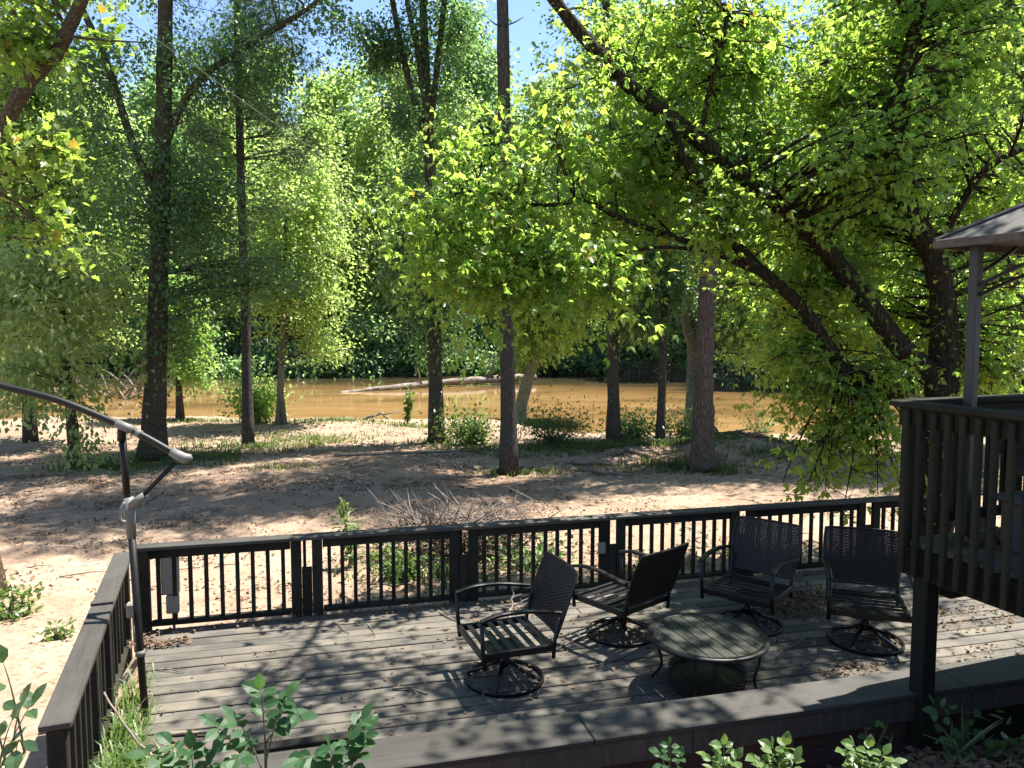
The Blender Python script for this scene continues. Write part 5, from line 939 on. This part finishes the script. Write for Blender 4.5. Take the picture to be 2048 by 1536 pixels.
# ---------------------------------------------------------------- plants in front of the wall
def frond(t, base, tip, bow, n_pairs, size, mat_, droop=0.25):
    b0, e_ = Vector(base), Vector(tip); mid = (b0+e_)/2+Vector(bow); path = [b0.lerp(mid, u).lerp(mid.lerp(e_, u), u) for u in np.linspace(0, 1, 9)]
    mb = MB(); mb.tube(path, [0.004-0.0028*i/8 for i in range(9)], 5); mb.build('stalk', M['stem'], t, True, world=True)
    P, D, S, N = [], [], [], []
    for k in range(n_pairs):
        u = 0.38+0.55*k/max(1, n_pairs-1); p = b0.lerp(mid, u).lerp(mid.lerp(e_, u), u); d = (path[-1]-path[-3]).normalized()
        for s in (-1, 1):
            sd = Vector((d.y, -d.x, 0)).normalized()*s; P.append(tuple(p+sd*0.006)); D.append(tuple(sd*0.9+d*0.5+Vector((rng.normal()*0.2, rng.normal()*0.2, -droop+rng.normal()*0.2)))); S.append(size*rng.uniform(0.8, 1.15)); N.append((rng.normal()*0.3, -0.45+rng.normal()*0.3, 1.0))
    P.append(tuple(path[-1])); d = path[-1]-path[-3]; D.append((d.x, d.y, d.z-droop*d.length)); S.append(size*1.15); N.append((0, -0.4, 1))
    leaf_objects('leaf', np.array(P), np.array(D), np.array(N), np.array(S), T_BIG, M[mat_], t)
def sapling(name, label, root, fronds, mat_, size, pairs=4, group='saplings below the viewpoint'):
    x, y = root; z = gh(x, y); t = thing(name, label, 'sapling', (x, y, z), 0, group)
    tops = Vector((np.mean([f[0] for f in fronds]), np.mean([f[1] for f in fronds])+0.05, np.mean([f[2] for f in fronds])-0.18))
    mb = MB(); st = spline([(x, y, z-0.03), (x+(tops.x-x)*0.4, y+(tops.y-y)*0.4, (z+tops.z)/2), tuple(tops)], 5); mb.tube(st, [0.012-0.007*i/len(st) for i in range(len(st))], 6); mb.build('stem', M['stem'], t, True, world=True)
    for k, f in enumerate(fronds):
        b0 = st[-1-(k % 4)]; frond(t, b0, f, (0, 0, 0.07), pairs+(k % 2), size, mat_)
    return t
sapling('ash_sapling', 'green compound-leaved sapling rising in front of the wide cap at lower left', (-0.92, 2.75), [(-1.03,3.05,1.31), (-0.94,3.1,1.25), (-1.12,3.0,1.21), (-1.18,2.95,1.21), (-0.87,3.05,1.2)], 'l_sap', 0.07, 4)
sapling('ash_sapling', 'leafy sapling with drooping leaves right of the taller one', (-0.72, 2.7), [(-0.61,3.0,1.21), (-0.64,2.9,1.18), (-0.7,2.85,1.17), (-0.59,3.0,1.16), (-0.82,2.85,1.13)], 'l_sap', 0.07, 4)
sapling('ash_sapling', 'low spreading sapling at the bottom edge beside the side railing', (-1.2, 2.7), [(-1.44,2.9,1.12), (-1.36,2.95,1.13), (-1.26,2.9,1.14), (-1.17,2.9,1.12), (-1.05,2.85,1.13)], 'l_sap', 0.068, 4)
sapling('broad_leaved_sapling', 'dark broad leaves hanging in at the lower left edge', (-1.75, 2.0), [(-1.57,2.3,1.76), (-1.52,2.3,1.63), (-1.52,2.25,1.6), (-1.49,2.3,1.63), (-1.51,2.25,1.51), (-1.63,2.3,1.67)], 'l_dark', 0.062, 1)
for lb_, root, fr, sz, mt_ in (('bright weed sprout at the bottom edge below the round table', (0.72, 2.85), [(0.6,3.0,1.07), (0.64,3.0,1.1), (0.68,3.0,1.05)], 0.042, 'l_sap'),
        ('sunlit broad-leaved sprout at the bottom edge, left of the bluish one', (0.93, 2.85), [(0.8,3.0,1.05), (0.86,3.0,1.1), (0.91,3.0,1.04), (0.85,3.0,1.02)], 0.05, 'l_weed'),
        ('large bright sprout with a bluish leaf at the bottom edge', (1.14, 2.85), [(0.99,3.0,1.04), (1.06,3.0,1.09), (1.11,3.0,1.1), (1.15,3.0,1.04), (1.03,3.0,1.02), (1.09,3.0,1.05)], 0.052, 'l_weed'),
        ('feathery bright sprout at the bottom edge right of the bluish one', (1.42, 2.85), [(1.35,3.0,1.07), (1.39,3.0,1.1), (1.45,3.0,1.09), (1.51,3.0,1.06), (1.41,3.0,1.04), (1.55,3.0,1.03)], 0.048, 'l_weed')):
    sapling('weed_sprout', lb_, root, fr, mt_, sz, 3, 'weed sprouts along the bottom edge')
bush('shade_plant', 'shaded leafy plant on the dark slope below the upper deck', (2.75, 4.45), (0.3, 0.22, 0.34), 70, (0.05, 0.09), 'l_sap', T_BIG, cat='plant', group='plants on the slope', stems=8)
bush('shade_plant', 'small shaded seedling on the slope near the support post', (2.2, 4.42), (0.1, 0.1, 0.3), 14, (0.04, 0.07), 'l_sap', T_BIG, cat='plant', group='plants on the slope', stems=3)
